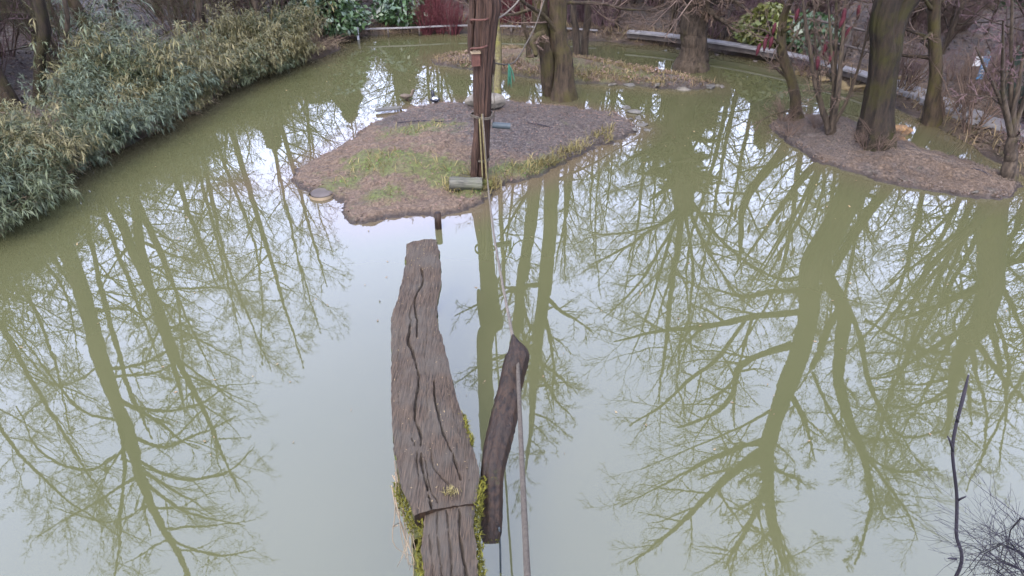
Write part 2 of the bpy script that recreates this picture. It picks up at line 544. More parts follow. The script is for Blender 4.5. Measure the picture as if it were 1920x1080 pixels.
def set_attr(me, name, rgb):
    a = me.color_attributes.new(name, 'FLOAT_COLOR', 'POINT')
    c = np.ones((len(me.vertices), 4), np.float32); c[:, :3] = rgb
    a.data.foreach_set('color', c.ravel())


z = np.zeros((GX.size, 3))
z[:, 1] = (.55 + .4 * (GX.ravel() < 1)).clip(0, 1) * sstep(.3, 1.5, D.ravel())
z[:, 0] = .22 * sstep(.9, .2, np.abs(D.ravel() - .35)) * (GX.ravel() > -4) + .35 * sstep(8, 14, D.ravel())
z[:, 2] = sstep(.12, -.02, D.ravel())
set_attr(me, 'zone', z)
tag(obj('ground', me, M['soil']), kind='structure')

ISL = {}
ISL['near'] = np.array([ground(u, v, zz)[:2] for u, v, zz in [(552, 337, 0), (558, 318, 0), (600, 292, .03), (650, 264, .05), (680, 242, .06), (700, 226, .06), (735, 208, .08), (780, 195, .08),
    (820, 189, .1), (870, 186, .12), (900, 182, .15), (940, 177, .2), (1000, 174, .25), (1050, 178, .25), (1110, 186, .25), (1150, 197, .22), (1178, 210, .18), (1188, 236, .08), (1165, 256, .03), (1128, 272, 0),
    (1082, 296, 0), (1040, 318, 0), (985, 338, 0), (935, 352, 0), (918, 362, 0), (905, 380, 0), (870, 398, 0), (840, 403, 0), (790, 406, 0), (740, 412, 0), (690, 421, 0), (658, 414, 0), (640, 398, 0), (645, 380, 0),
    (628, 368, 0), (600, 358, 0), (575, 352, 0)]])
ISL['far'] = np.array([ground(u, v, zz)[:2] for u, v, zz in [(806, 112, 0), (815, 103, .08), (850, 96, .12), (900, 90, .15), (960, 84, .15), (1020, 90, .18), (1080, 97, .2), (1150, 106, .2), (1220, 118, .2), (1270, 128, .2), (1310, 142, .15), (1345, 156, .03), (1335, 166, 0), (1290, 168, 0),
    (1240, 166, 0), (1180, 161, 0), (1110, 158, 0), (1050, 154, 0), (1000, 148, 0), (950, 140, 0), (900, 133, 0), (850, 126, 0), (820, 120, 0)]])
ISL['right'] = np.array([ground(u, v, zz)[:2] for u, v, zz in [(1448, 232, .03), (1470, 214, .1), (1520, 203, .15), (1590, 206, .2), (1650, 228, .2), (1690, 246, .2), (1740, 266, .18), (1800, 284, .15), (1860, 304, .12), (1902, 326, .08), (1920, 350, 0), (1906, 368, 0),
    (1850, 372, 0), (1780, 364, 0), (1680, 347, 0), (1600, 328, 0), (1530, 303, 0), (1484, 272, 0), (1455, 248, 0)]])


def isl_h(k, x, y, d=None):
    x = np.asarray(x, float); y = np.asarray(y, float)
    if d is None: d = sdist(np.stack([x.ravel(), y.ravel()], 1), ISL[k]).reshape(x.shape)
    lump = vnoise(x, y, 2.2, 11) * .20 + vnoise(x, y, 7, 12) * .10 + vnoise(x, y, 17, 16) * .10
    e = -d + lump * (.9 if k == 'near' else .7)
    top = {'near': .30, 'far': .52, 'right': .42}[k]
    h = .085 * sstep(0, .12, e) + (top - .085) * sstep(.1, 1.7, e) + (vnoise(x, y, 2.2, 13) * .07 + vnoise(x, y, 6, 14) * .05 + vnoise(x, y, 14, 15) * .045 + vnoise(x, y, 31, 17) * .022) * sstep(0, .35, e)
    return np.where(e > 0, h, e * .55)


def blob(x, y, u, v, r, zz=.25):
    c = ground(u, v, zz)
    return np.exp(-(((x - c[0]) / r[0]) ** 2 + ((y - c[1]) / r[1]) ** 2))


def zones(k, x, y, d):
    g = np.zeros_like(x); m = np.zeros_like(x)
    if k == 'near':
        for b in [(760, 305, (.6, .4)), (845, 312, (.5, .4)), (690, 292, (.45, .4)), (880, 335, (.5, .3)), (1000, 300, (.6, .35)), (1075, 285, (.5, .3)), (790, 240, (.8, .4)), (640, 325, (.3, .25)), (720, 350, (.4, .25))]:
            g += blob(x, y, *b) * .85
        for b in [(1040, 205, (1.6, 1.5)), (1120, 230, (1.0, 1.0)), (900, 210, (1.5, .8)), (800, 205, (.8, .8)), (980, 245, (1.0, .8))]:
            m += blob(x, y, *b)
    elif k == 'far':
        for b in [(1000, 110, (2, 1)), (1150, 125, (1.5, .8)), (850, 112, (.8, .6)), (1060, 140, (2, .5))]:
            g += blob(x, y, *b) * .35
        for b in [(1270, 140, (1.2, .8)), (880, 105, (.6, .6))]:
            m += blob(x, y, *b) * .9
    else:
        m += .30 + .5 * blob(x, y, 1600, 250, (1.2, .9)) + .3 * blob(x, y, 1500, 240, (.8, .8))
    return g, m


for k in ('near', 'far', 'right'):
    p = ISL[k]; lo, hi = p.min(0) - .7, p.max(0) + .7
    st = .032 if k != 'far' else .06
    X, Y = np.meshgrid(np.arange(lo[0], hi[0], st), np.arange(lo[1], hi[1], st))
    d = sdist(np.stack([X.ravel(), Y.ravel()], 1), p).reshape(X.shape)
    Z = isl_h(k, X, Y, d)
    ii = np.arange(X.size).reshape(X.shape)
    F = np.stack([ii[:-1, :-1], ii[:-1, 1:], ii[1:, 1:], ii[1:, :-1]], -1).reshape(-1, 4)
    F = F[(Z.ravel()[F].max(1) > -.3)]
    me = mesh_np('island', np.stack([X, Y, Z], -1), F)
    g, m = zones(k, X.ravel(), Y.ravel(), d.ravel())
    set_attr(me, 'zone', np.stack([g.clip(0, 1), m.clip(0, 1), sstep(.075, .02, Z.ravel()) * .9], 1))
    tag(obj('island', me, M['soil']), kind='structure')

wx, wy = np.arange(-14, 16, .3), np.arange(0.6, 24, .3)
X, Y = np.meshgrid(wx, wy)
ii = np.arange(X.size).reshape(X.shape)
me = mesh_np('water', np.stack([X, Y, X * 0], -1), np.stack([ii[:-1, :-1], ii[:-1, 1:], ii[1:, 1:], ii[1:, :-1]], -1).reshape(-1, 4))
P2 = np.stack([X.ravel(), Y.ravel()], 1)
silt = np.zeros(len(P2))
for k, a in (('near', .75), ('far', .4), ('right', .3)):
    silt = np.maximum(silt, a * sstep(.75, 0, sdist(P2, ISL[k])))
silt = np.maximum(silt, .6 * blob(P2[:, 0], P2[:, 1], 480, 345, (.6, .5), 0))
silt = np.maximum(silt, .5 * sstep(.9, 0, -sdist(P2, POND)) * (P2[:, 1] > 9))
at = me.attributes.new('silt', 'FLOAT', 'POINT'); at.data.foreach_set('value', silt.astype(np.float32))
tag(obj('water', me, M['water']), kind='structure')


def hz(x, y):
    """height of whatever ground stands at x, y"""
    x = float(x); y = float(y)
    b = bank_h(np.array([x]), np.array([y]))[0]
    for k in ISL: b = max(b, isl_h(k, np.array([x]), np.array([y]))[0])
    return float(b)


def on(u, v, zz=.25):
    """point of the ground seen at a photo pixel"""
    for _ in range(3):
        p = ground(u, v, zz); zz = max(0.0, hz(p[0], p[1]))
    return np.array([p[0], p[1], zz])


# ------------------------------------------------------------------ scattered ground cover
def flakes(P, Nn, size, rg, up=.06):
    """small bent leaf flakes lying at points P"""
    n = len(P)
    a = rg.random(n) * 6.283; s = size * rg.uniform(.5, 1.4, n)
    dx = np.stack([np.cos(a), np.sin(a), rg.normal(0, .28, n)], 1); dy = np.stack([-np.sin(a), np.cos(a), rg.normal(0, .28, n)], 1)
    s = s[:, None]; c = P + np.array([0, 0, 1]) * (rg.random(n)[:, None] * up * .3 + .006)
    V = np.stack([c - dx * s, c - dy * s * .45, c + dx * s + [0, 0, .006], c + dy * s * .45], 1)
    return V.reshape(-1, 3), np.arange(n * 4).reshape(n, 4)


def blades(P, length, width, rg, lean=.5, bias=(0, 0)):
    """grass blades: two quads each, bent"""
    n = len(P); a = rg.random(n) * 6.283
    L = length * rg.uniform(.5, 1.3, n)[:, None]; wv = np.stack([np.cos(a), np.sin(a), a * 0], 1) * (width / 2)
    d = rg.normal(0, lean, (n, 2)) + np.asarray(bias)
    d1 = np.concatenate([d * .5, np.ones((n, 1))], 1); d1 /= np.linalg.norm(d1, axis=1, keepdims=True)
    d2 = np.concatenate([d * 1.6, np.full((n, 1), .55)], 1); d2 /= np.linalg.norm(d2, axis=1, keepdims=True)
    p1 = P + d1 * L * .55; p2 = p1 + d2 * L * .45
    V = np.stack([P - wv, P + wv, p1 + wv * .8, p1 - wv * .8, p2 + wv * .15, p2 - wv * .15], 1)
    i = np.arange(n)[:, None] * 6
    F = np.concatenate([i + [0, 1, 2, 3], i + [3, 2, 4, 5]], 0)
    return V.reshape(-1, 3), F


def sample_isl(k, n, rg, fn):
    p = ISL[k]; lo, hi = p.min(0) - .1, p.max(0) + .1
    q = lo + (hi - lo) * rg.random((n, 2))
    d = sdist(q, p); g, m = zones(k, q[:, 0], q[:, 1], d)
    zz = isl_h(k, q[:, 0], q[:, 1], d)
    keep = (zz > .02) & (rg.random(n) < fn(d, g, m, q))
    return np.column_stack([q[keep], zz[keep]])


def clump_sel(q, s, seed): return sstep(-.05, .25, vnoise(q[:, 0], q[:, 1], s, seed))


v1 = MB()
for k, n, f in (('near', 40000, lambda d, g, m, q: np.clip(m, .06, 1) * .9), ('right', 32000, lambda d, g, m, q: .85 + d * 0), ('far', 6000, lambda d, g, m, q: np.clip(m, .25, 1))):
    P = sample_isl(k, n, rng, f); v1.add(*flakes(P, None, .0125, rng))
tag(obj('leaf_litter', v1.mesh('leaf_litter', False), M['litter'], kind='stuff'), 'dark wet leaf litter scattered over the mounds of the three islands', 'leaf litter')
v1 = MB()
P = sample_isl('near', 9000, rng, lambda d, g, m, q: .5 + d * 0); v1.add(*flakes(P, None, .018, rng))
P = sample_isl('far', 6000, rng, lambda d, g, m, q: sstep(.9, .2, -d) * .9); v1.add(*flakes(P, None, .03, rng, .3))
tag(obj('mud_crumbs', v1.mesh('mud_crumbs', False), M['litter_red'], kind='stuff'), 'reddish crumbs of mud and dead leaves on the trodden island shore', 'crumbs')

v1 = MB()
for k in ('near', 'right'):
    P = sample_isl(k, 26000, rng, lambda d, g, m, q: sstep(.16, .0, np.abs(d - .02)) * .5 * (.3 + .7 * clump_sel(q, 3, 26)))
    n_ = len(P); dd = rng.normal(0, 1, (n_, 3)) * [1, 1, .4]; dd /= np.linalg.norm(dd, axis=1, keepdims=True); sz = rng.uniform(.008, .030, n_)
    c_ = P + np.array([0, 0, .004]); LP_ = np.stack([c_ - dd * sz[:, None], c_ - dd * sz[:, None] * .2, c_ + dd * sz[:, None]], 1)
    v1.add(*tubes(LP_, np.stack([sz * .2, sz * rng.uniform(.5, .8, n_), sz * .15], 1), 5))
tag(obj('mud_clods', v1.mesh('mud_clods', False), M['clod'], kind='stuff'), 'small wet clods of mud and grit along the island waterlines', 'clods')
v1 = MB()
P = sample_isl('near', 52000, rng, lambda d, g, m, q: np.clip(g - .2, 0, 1) * clump_sel(q, 3.5, 21) ** 1.5 * clump_sel(q, 9, 25) * .9)
v1.add(*blades(P, .05, .008, rng, .8))
tag(obj('grass', v1.mesh('grass'), M['grass_green'], kind='stuff'), 'short green grass in patches on the middle of the near island', 'grass')
v1 = MB()


def edge_sel(d, q, a, b):
    """front rim between two photo columns"""
    u = 960 + FPX * q[:, 0] / (q[:, 1] * CP + (H - .1) * SP)
    c = ISL['near'].mean(0)
    return sstep(.42, .12, -d) * (u > a) * (u < b) * (q[:, 1] < c[1] + 1.6)


P = sample_isl('near', 60000, rng, lambda d, g, m, q: np.clip(edge_sel(d, q, 905, 1150) * .9 + (g > .5) * .07, 0, 1) * (.35 + .65 * clump_sel(q, 4, 22)))
v1.add(*blades(P, .17, .012, rng, 1.0, (.15, -.7)))
P = np.vstack([on(u + rng.normal(0, 9), v + rng.normal(0, 4)) for u, v in [(885, 335)] * 90 + [(845, 352)] * 60 + [(925, 345)] * 90])
v1.add(*blades(P, .16, .010, rng, .7, (0, -.4)))
P = sample_isl('far', 26000, rng, lambda d, g, m, q: np.clip(sstep(.7, .1, -d) * .6 + g * .35, 0, 1) * clump_sel(q, 2.5, 23))
v1.add(*blades(P, .10, .015, rng, .8, (0, -.3)))
tag(obj('grass', v1.mesh('grass_yellow'), M['grass'], kind='stuff'), 'yellowish tufted grass along the rims of the two islands', 'grass')
v1 = MB()
P = sample_isl('far', 46000, rng, lambda d, g, m, q: sstep(.8, .1, -d) * .9 * (.35 + .65 * clump_sel(q, 1.8, 24)))
v1.add(*blades(P, .12, .015, rng, 1.1, (0, -.8)))
q = np.stack([rng.uniform(-4.5, 16, 30000), rng.uniform(9, 22, 30000)], 1)
d = sdist(q, POND); s = (d > 0.02) & (d < .7) & (rng.random(len(q)) < .9)
q = q[s]; P = np.column_stack([q, bank_h(q[:, 0], q[:, 1], d[s])])
v1.add(*blades(P, .26, .018, rng, .9, (0, -.5)))
tag(obj('dead_grass', v1.mesh('dead_grass'), M['grass_dead'], kind='stuff'), 'rusty dead grass hanging over the far shore and far island rim', 'dead grass')
q = np.stack([rng.uniform(-15, 19, 60000), rng.uniform(6, 27, 60000)], 1)
d = sdist(q, POND); s = d > .1
q = q[s]; P = np.column_stack([q, bank_h(q[:, 0], q[:, 1], d[s])])
v1 = MB(); v1.add(*flakes(P, None, .05, rng))
q = np.stack([rng.uniform(-10, 19, 160000), rng.uniform(6, 21, 160000)], 1)
d = sdist(q, POND); s = (d > .0) & (d < .8)
q = q[s]; P = np.column_stack([q, bank_h(q[:, 0], q[:, 1], d[s])]); v1.add(*flakes(P, None, .035, rng))
tag(obj('leaf_litter', v1.mesh('bank_litter', False), M['litter'], kind='stuff'), 'brown leaf litter covering the banks around the pond', 'leaf litter')


# ------------------------------------------------------------------ trees
def crown_of(limbsP, limbsR, rg, dens=1.0, lv3=True, up=.25, l2=.42, l3=.38, rmin=.004, n2=8, n3=7, n4=3):
    """fine branches and twigs on the given limbs"""
    b = MB()
    P2_, R2_ = grow(limbsP, limbsR, int(n2 * dens), (.18, 1.0), (48, 14), l2, up, .10, 6, .55, .25, rmin * 1.3, .5, rg)
    b.add(*tubes(P2_, R2_, 4))
    P3_, R3_ = grow(P2_, R2_, int(n3), (.15, 1.0), (45, 15), l3 * 1.15, up, .14, 4, .55, .3, rmin, .45, rg)
    b.add(*tubes(P3_, R3_, 3))
    if n4:
        P4_, R4_ = grow(P3_, R3_, n4, (.2, 1.0), (42, 16), .62, up, .18, 3, .7, .5, rmin * .8, .3, rg)
        b.add(*tubes(P4_, R4_, 3))
    return b


def even(paths, K):
    return np.stack([smooth_line(p, K) for p in paths])


def tree(name, label, base, stems, limbs=(), n_auto=20, auto=(.25, .98, 62, .30, .3), mat='bark', twig='twig', seed=1, group=None,
         dens=1.0, lv=(8, 7, 3), rmin=.004, l2=.42, up=.25, cat='tree', ln_t=.6, hero=False):
    """stems / limbs: lists of (points (n,3), radii (n)) in world space"""
    rg = np.random.default_rng(seed)
    root = thing(name, label, cat, base, 0, group)
    base = np.asarray(base, float)
    tb = MB(); LP, LR = [], []
    for k, (p, r) in enumerate(stems):
        nk = 34 if not hero else 110
        q = smooth_line(np.column_stack([p, r]), nk)
        pts, rad = q[:, :3], np.maximum(q[:, 3], .006)
        wob = smooth_line(np.vstack([np.zeros((1, 3)), rg.normal(0, .16, (9, 3))]), nk)
        pts += wob * np.minimum(rad, .2)[:, None]
        if k == 0:
            Lq = np.concatenate([[0], np.cumsum(np.linalg.norm(np.diff(pts, axis=0), axis=1))])
            rad = rad * (1 + .45 * np.exp(-Lq / (rad[0] * 1.2))); pts[0, 2] -= .12
        if hero: tb.rough(pts, rad, 40, rg, .085, 8)
        else: tb.rough(pts, rad, 12, rg, .06, 3)
        if n_auto:
            n = n_auto if k == 0 else max(4, n_auto * 2 // 3)
            a, ra = grow(pts[None], rad[None], n, auto[:2], (auto[2], 12), auto[3], auto[4], .07, 9, .42, .22, rmin * 2, ln_t, rg)
            LP.append(a); LR.append(ra)
    if limbs:
        limbs = [(p, np.asarray(r) * .78) for p, r in limbs]
        a = np.stack([smooth_line(np.column_stack([p, r]), 9) for p, r in limbs])
        LP.append(a[:, :, :3]); LR.append(np.maximum(a[:, :, 3], .005))
        for p, r in limbs:
            q = smooth_line(np.column_stack([p, r]), 18)
            pts = q[:, :3].copy(); rad = np.maximum(q[:, 3], .005)
            pts += smooth_line(np.vstack([np.zeros((1, 3)), rg.normal(0, .45, (6, 3))]), 18) * rad[:, None]
            tb.tube(pts, rad, 8)
    if n_auto:
        tb.add(*tubes(np.concatenate(LP[:len(stems)]), np.concatenate(LR[:len(stems)]), 5))
    LP, LR = np.concatenate(LP), np.concatenate(LR)
    obj('trunk', tb.mesh('trunk', True, base), M[mat], root)
    cb = crown_of(LP, LR, rg, dens, True, up, l2, .38, rmin, lv[0], lv[1], lv[2])
    obj('crown', cb.mesh('crown', True, base), M[twig], root)
    return root


def R_(pix, Y, dy=0.0):
    """trunk points from their mirror image: list of (u, v, width_px); the limb drifts dy metres in depth"""
    n = len(pix); P, r = [], []
    for k, (u, v, wpx) in enumerate(pix):
        p = mir_y(u, v, Y + dy * k / max(1, n - 1))
        P.append(p); r.append(px_size(wpx, p, True) / 2)
    return np.array(P), np.array(r)


def with_base(b, br, pr):
    p, r = pr
    return np.vstack([b, p]), np.concatenate([[br], r])


# big forked tree on the right island
bB = on(1642, 262)
Y = bB[1] + .05
stemsB = [(np.vstack([bB, at_y(1652, 178, Y), at_y(1660, 108, Y), at_y(1668, 10, Y), R_([(1515, 610, 46), (1474, 725, 42), (1452, 800, 40), (1440, 870, 36), (1441, 930, 26), (1448, 990, 18), (1470, 1070, 9)], Y, 1.2)[0]]),
           np.array([.245, .215, .21, .19, .19, .185, .175, .16, .12, .085, .035])),
          (np.vstack([at_y(1666, 112, Y), at_y(1702, 10, Y), R_([(1584, 580, 26), (1572, 660, 24), (1567, 715, 22), (1588, 780, 20), (1614, 835, 18), (1624, 880, 16), (1630, 960, 10), (1602, 1060, 5)], Y, -1.0)[0]]),
           np.array([.16, .135, .125, .12, .11, .10, .09, .075, .045, .02]))]
limbsB = [R_(x, Y, dy) for x, dy in [
    ([(1500, 585, 16), (1400, 596, 15), (1310, 615, 12), (1225, 622, 7), (1150, 640, 3)], -1.5),
    ([(1482, 648, 20), (1420, 664, 16), (1384, 690, 15), (1374, 738, 13), (1335, 775, 9), (1270, 805, 5)], 1.5),
    ([(1395, 605, 9), (1345, 668, 9), (1290, 712, 8), (1235, 765, 6), (1180, 800, 3)], 1.0),
    ([(1525, 535, 12), (1450, 550, 11), (1390, 556, 8), (1330, 540, 4)], 1.5),
    ([(1530, 500, 7), (1480, 522, 7), (1420, 505, 6), (1370, 465, 4), (1320, 420, 2)], 2.5),
    ([(1440, 845, 24), (1385, 885, 18), (1320, 940, 13), (1255, 1005, 8), (1180, 1060, 4)], -1.2),
    ([(1438, 905, 16), (1402, 980, 12), (1360, 1065, 6)], 1.4),
    ([(1440, 900, 12), (1450, 960, 10), (1478, 1075, 5)], -1.4),
    ([(1592, 575, 10), (1618, 650, 12), (1630, 712, 12), (1662, 782, 9), (1695, 820, 7), (1780, 806, 3)], 1.2),
    ([(1690, 815, 6), (1708, 850, 5), (1740, 890, 2)], .8),
    ([(1618, 840, 12), (1660, 900, 9), (1700, 955, 6), (1722, 1015, 3)], .8),
    ([(1622, 850, 9), (1680, 880, 6), (1760, 882, 3)], -.8),
    ([(1520, 690, 14), (1545, 640, 14), (1568, 580, 10), (1590, 560, 8)], -.3),
    ([(1620, 600, 7), (1690, 640, 7), (1760, 660, 4), (1830, 640, 2)], -1.5),
    ([(1522, 700, 8), (1560, 780, 7), (1610, 840, 5)], 1.0),
    ([(1455, 760, 8), (1390, 800, 6), (1300, 840, 4), (1200, 880, 2)], 1.8),
    ([(1445, 830, 10), (1360, 850, 8), (1260, 900, 5), (1160, 950, 2)], -2.0)]]
tree('forked_tree', 'big dark forked tree with moss on its trunk on the right island', bB, stemsB, limbsB, 14, (.35, .98, 58, .16, .5), 'bark_dark', 'twig', 11, hero=True, dens=1.3, lv=(10, 9, 4), rmin=.0052, ln_t=.3)

# leaning tall tree of the left bank, seen mostly in the water
bA = on(12, 205); Y = bA[1]
stA = [with_base(bA, .20, R_([(125, 480, 29), (165, 590, 27), (200, 700, 26), (235, 800, 22), (262, 890, 18), (300, 980, 13), (345, 1065, 9), (380, 1150, 4)], Y, 1.0))]
liA = [R_(x, Y + .6, dy) for x, dy in [
    ([(163, 582, 7), (235, 580, 6), (262, 594, 3)], 1), ([(200, 690, 9), (270, 680, 8), (330, 650, 5), (390, 620, 2)], 1.5), ([(205, 705, 8), (290, 700, 7), (340, 670, 3)], -1),
    ([(222, 760, 8), (300, 770, 7), (370, 760, 5), (430, 720, 2)], 1), ([(240, 822, 9), (310, 835, 8), (370, 815, 6), (440, 780, 3)], -1), ([(255, 860, 9), (330, 895, 8), (420, 890, 6), (480, 840, 2)], 1),
    ([(270, 905, 8), (350, 960, 6), (460, 985, 2)], 1), ([(240, 840, 7), (170, 880, 7), (80, 850, 5), (30, 760, 3)], 1), ([(225, 790, 6), (150, 770, 6), (60, 660, 4), (20, 600, 2)], -1),
    ([(285, 945, 7), (200, 980, 5), (100, 950, 2)], 1.0), ([(320, 1010, 6), (400, 1040, 5), (480, 1030, 2)], -1), ([(195, 680, 6), (120, 720, 5), (40, 700, 2)], 1.5)]]
tree('tall_tree', 'tall leaning bare tree at the left edge, mirrored longest in the pond', bA, stA, liA, 12, (.35, .98, 60, .22, .35), 'bark_moss', 'twig_moss', 12, dens=1.0, lv=(9, 8, 4), ln_t=.3, rmin=.0052)
bA2 = on(205, 130); Y = bA2[1]
tree('tall_tree', 'bare tree rising from the bamboo, right of the leaning tall tree', bA2, [with_base(bA2, .13, R_([(264, 470, 15), (290, 570, 13), (312, 640, 11), (330, 700, 8), (350, 780, 3)], Y, .5))], (), 20, (.3, .98, 62, .22, .5), 'bark_moss', 'twig_moss', 13, lv=(8, 7, 4), rmin=.0052)
bA3 = on(110, 130); Y = bA3[1]
tree('slender_tree', 'slender bare tree behind the bamboo at the left edge', bA3, [with_base(bA3, .09, R_([(170, 440, 9), (201, 588, 9), (228, 690, 8), (262, 770, 6), (284, 822, 3)], Y, .5))], (), 18, (.25, .98, 55, .28, .5), 'bark', 'twig', 14, lv=(7, 6, 2))
# directly seen trunks on the left bank
for (u0, v0, pts, lab, mt, sd) in [
    (74, 196, [(72, 100, 19), (70, 0, 21)], 'straight dark trunk with white lichen spots in the bamboo thicket', 'bark_dark', 21),
    (226, 58, [(220, 25, 16), (212, 0, 15)], 'brown tree with low slanting boughs behind the bamboo', 'bark', 22),
    (372, 94, [(370, 50, 14), (374, 0, 13)], 'dark brown trunk above the right half of the bamboo thicket', 'bark', 23),
    (124, 180, [(121, 80, 8), (122, 0, 8)], 'thin trunk standing right of the lichen spotted one', 'bark', 24),
    (492, 84, [(490, 40, 11), (478, 0, 11)], 'grey trunk with drooping twigs at the right end of the thicket', 'bark', 25)]:
    b = on(u0, v0)
    P = [b]; r = [px_size(pts[0][2], b) / 2 * 1.1]
    for (u, v, wpx) in pts:
        p = at_y(u, v, b[1]); P.append(p); r.append(px_size(wpx, p) / 2)
    top = P[-1]; dz = {21: 9.0, 22: 6.5, 23: 8.5, 24: 6.0, 25: 6.0}[sd]
    P += [top + np.array([.1, .2, dz * .45]), top + np.array([.35, .3, dz])]; r += [r[-1] * .75, r[-1] * .2]
    tree('bank_tree', lab, b, [(np.array(P), np.array(r))], (), 22 if sd != 25 else 26, (.10 if sd in (22, 25) else .3, .98, 62, .28, .3), mt, 'twig', sd, lv=(7, 6, 2))

# two-stemmed tree on the near island
bC = on(1056, 184); bC2 = on(1032, 178)
YC = bC[1]
stC = [(np.vstack([bC, at_y(1057, 110, YC), at_y(1048, 40, YC), R_([(1020, 560, 22), (1008, 660, 18), (1000, 745, 14), (990, 830, 8), (985, 880, 3)], YC, .8)[0]]), np.array([.21, .18, .17, .15, .13, .10, .06, .03])),
       (np.vstack([bC2, at_y(1027, 110, YC), at_y(1013, 45, YC), R_([(975, 560, 18), (955, 680, 13), (940, 780, 7), (930, 840, 3)], YC, -.6)[0]]), np.array([.17, .145, .14, .12, .09, .06, .03]))]
liC = [(np.array([at_y(1052, 75, YC), at_y(1018, 28, YC - .3), at_y(980, 5, YC - .8), at_y(930, -40, YC - 1.5)]), np.array([.055, .05, .04, .02])),
       (np.array([at_y(1020, 14, YC), at_y(985, 22, YC + .6), at_y(945, 28, YC + 1.2), at_y(880, 10, YC + 1.6)]), np.array([.05, .045, .035, .012])),
       (np.array([at_y(1060, 5, YC), at_y(1110, 5, YC + .4), at_y(1170, 15, YC + .9), at_y(1230, 22, YC + 1.5)]), np.array([.05, .04, .03, .01])),
       (np.array([at_y(1017, 55, YC - .05), at_y(1008, 75, YC - .3), at_y(1000, 106, YC - .5)]), np.array([.085, .08, .065]))]
tree('twin_stem_tree', 'mossy two stemmed tree with a short sawn limb stub on the near island', bC, stC, liC, 22, (.35, .98, 60, .26, .4), 'bark_moss', 'twig', 31, hero=True, dens=1.15, lv=(9, 8, 4), rmin=.0052)

# pollard at the right end of the far island
bD = on(1294, 128); YD = bD[1]
stD = [(np.vstack([bD, at_y(1300, 80, YD), at_y(1303, 20, YD), mir_y(1284, 400, YD)]), np.array([.30, .26, .30, .24]))]
liD = [R_(x, YD, dy) for x, dy in [
    ([(1280, 385, 16), (1262, 520, 13), (1250, 640, 9), (1236, 760, 3)], .5), ([(1276, 390, 9), (1225, 430, 8), (1165, 470, 6), (1100, 500, 2)], 2), ([(1278, 395, 9), (1235, 470, 8), (1190, 540, 6), (1130, 600, 2)], 1),
    ([(1292, 375, 10), (1330, 425, 9), (1390, 485, 7), (1470, 525, 5), (1540, 515, 2)], -1.5), ([(1290, 390, 9), (1330, 470, 8), (1370, 540, 6), (1420, 590, 2)], 1.5), ([(1285, 395, 9), (1296, 500, 8), (1290, 620, 5), (1280, 700, 2)], -1),
    ([(1277, 390, 9), (1245, 480, 8), (1215, 590, 5), (1180, 680, 2)], -1.8), ([(1288, 390, 8), (1330, 403, 7), (1385, 408, 3)], .5), ([(1281, 395, 9), (1270, 480, 8), (1240, 580, 5), (1225, 650, 2)], 2.2),
    ([(1279, 392, 8), (1240, 420, 7), (1150, 440, 5), (1090, 430, 2)], -2)]]
tree('pollard_tree', 'thick pollard with mossy head and spreading thin boughs on the far island', bD, stD, liD, 32, (.33, .8, 78, .30, -.3), 'bark', 'twig', 32, hero=True, dens=1.3, lv=(9, 8, 3), rmin=.0055, ln_t=.2)
for i, (u0, v0, wd, lab, top) in enumerate([(1081, 104, 13, 'left stem of the pair of grey trunks at the back of the far island', (1075, 0)), (1093, 104, 14, 'right stem of the pair of grey trunks at the back of the far island', (1102, 0)),
                                           (992, 98, 9, 'thin pale green trunk left of the twin stemmed tree, on the far island', (980, 30)), (932, 172, 13, 'yellow lichen covered thin trunk right behind the pole', (931, 0))]):
    b = on(u0, v0); p1 = at_y(*top, b[1]); r = px_size(wd, b) / 2
    lich = i == 3
    P = np.array([b, b * .5 + p1 * .5 + [.04, 0, 0], p1, p1 + [(.1, -.2, -.3, .1)[i], .3, 3.0], p1 + [(.2, -.5, -.6, .1)[i], .5, 5.5 if not lich else 3.6]])
    tree('lichen_tree' if lich else 'island_tree', lab, b, [(P, np.array([r, r * .95, r * .85, r * .55, r * .15]))], (), 14 if not lich else 8, (.4, .98, 60, .3, .3), 'bark_lichen' if lich else ('bark_moss' if i == 2 else 'bark'), 'twig', 40 + i, lv=(6, 6, 2))

BRUSH = []
# sumac and multi-stemmed shrubs of the right island
def fruit(root, base, pts):
    for (u, v, Yf) in pts:
        p = at_y(u, v, Yf); t = rng.normal(0, .12, 3)
        b_ = MB(); ax = np.array([p + [0, 0, .10], p + [t[0] * .1, 0, .05], p + [t[0] * .2, 0, -.03], p + [t[0] * .3, 0, -.12]])
        b_.tube(ax, [.014, .034, .032, .008], 7)
        obj('fruit_cone', b_.mesh('fruit_cone', True, base), M['cone_red'], root)


bS = on(1494, 222)
PS = np.array([bS, at_y(1484, 150, bS[1]), at_y(1466, 90, bS[1]), at_y(1472, 30, bS[1]), at_y(1500, -40, bS[1] - .3), at_y(1520, -120, bS[1])])
sm = tree('sumac_tree', 'crooked sumac with red fruit cones at the left tip of the right island', bS, [(PS, np.array([.10, .085, .085, .06, .04, .015]))], [
    (np.array([at_y(1470, 95, bS[1]), at_y(1440, 60, bS[1] - .4), at_y(1400, 50, bS[1] - .8)]), np.array([.03, .02, .01])),
    (np.array([at_y(1468, 60, bS[1]), at_y(1520, 20, bS[1] - .4), at_y(1560, 0, bS[1] - .6)]), np.array([.03, .02, .01])),
    (np.array([at_y(1486, 205, bS[1]), at_y(1450, 215, bS[1] - .6), at_y(1415, 232, bS[1] - 1.0)]), np.array([.025, .015, .006]))], 12, (.2, .98, 60, .24, .3), 'bark_moss', 'twig', 51, hero=True, lv=(6, 5, 2))
fruit(sm, bS, [(1424, 92, bS[1] - .3), (1433, 84, bS[1] - .4), (1440, 74, bS[1] - .3), (1446, 80, bS[1] - .4), (1452, 54, bS[1] - .3), (1495, 28, bS[1] - .4)])
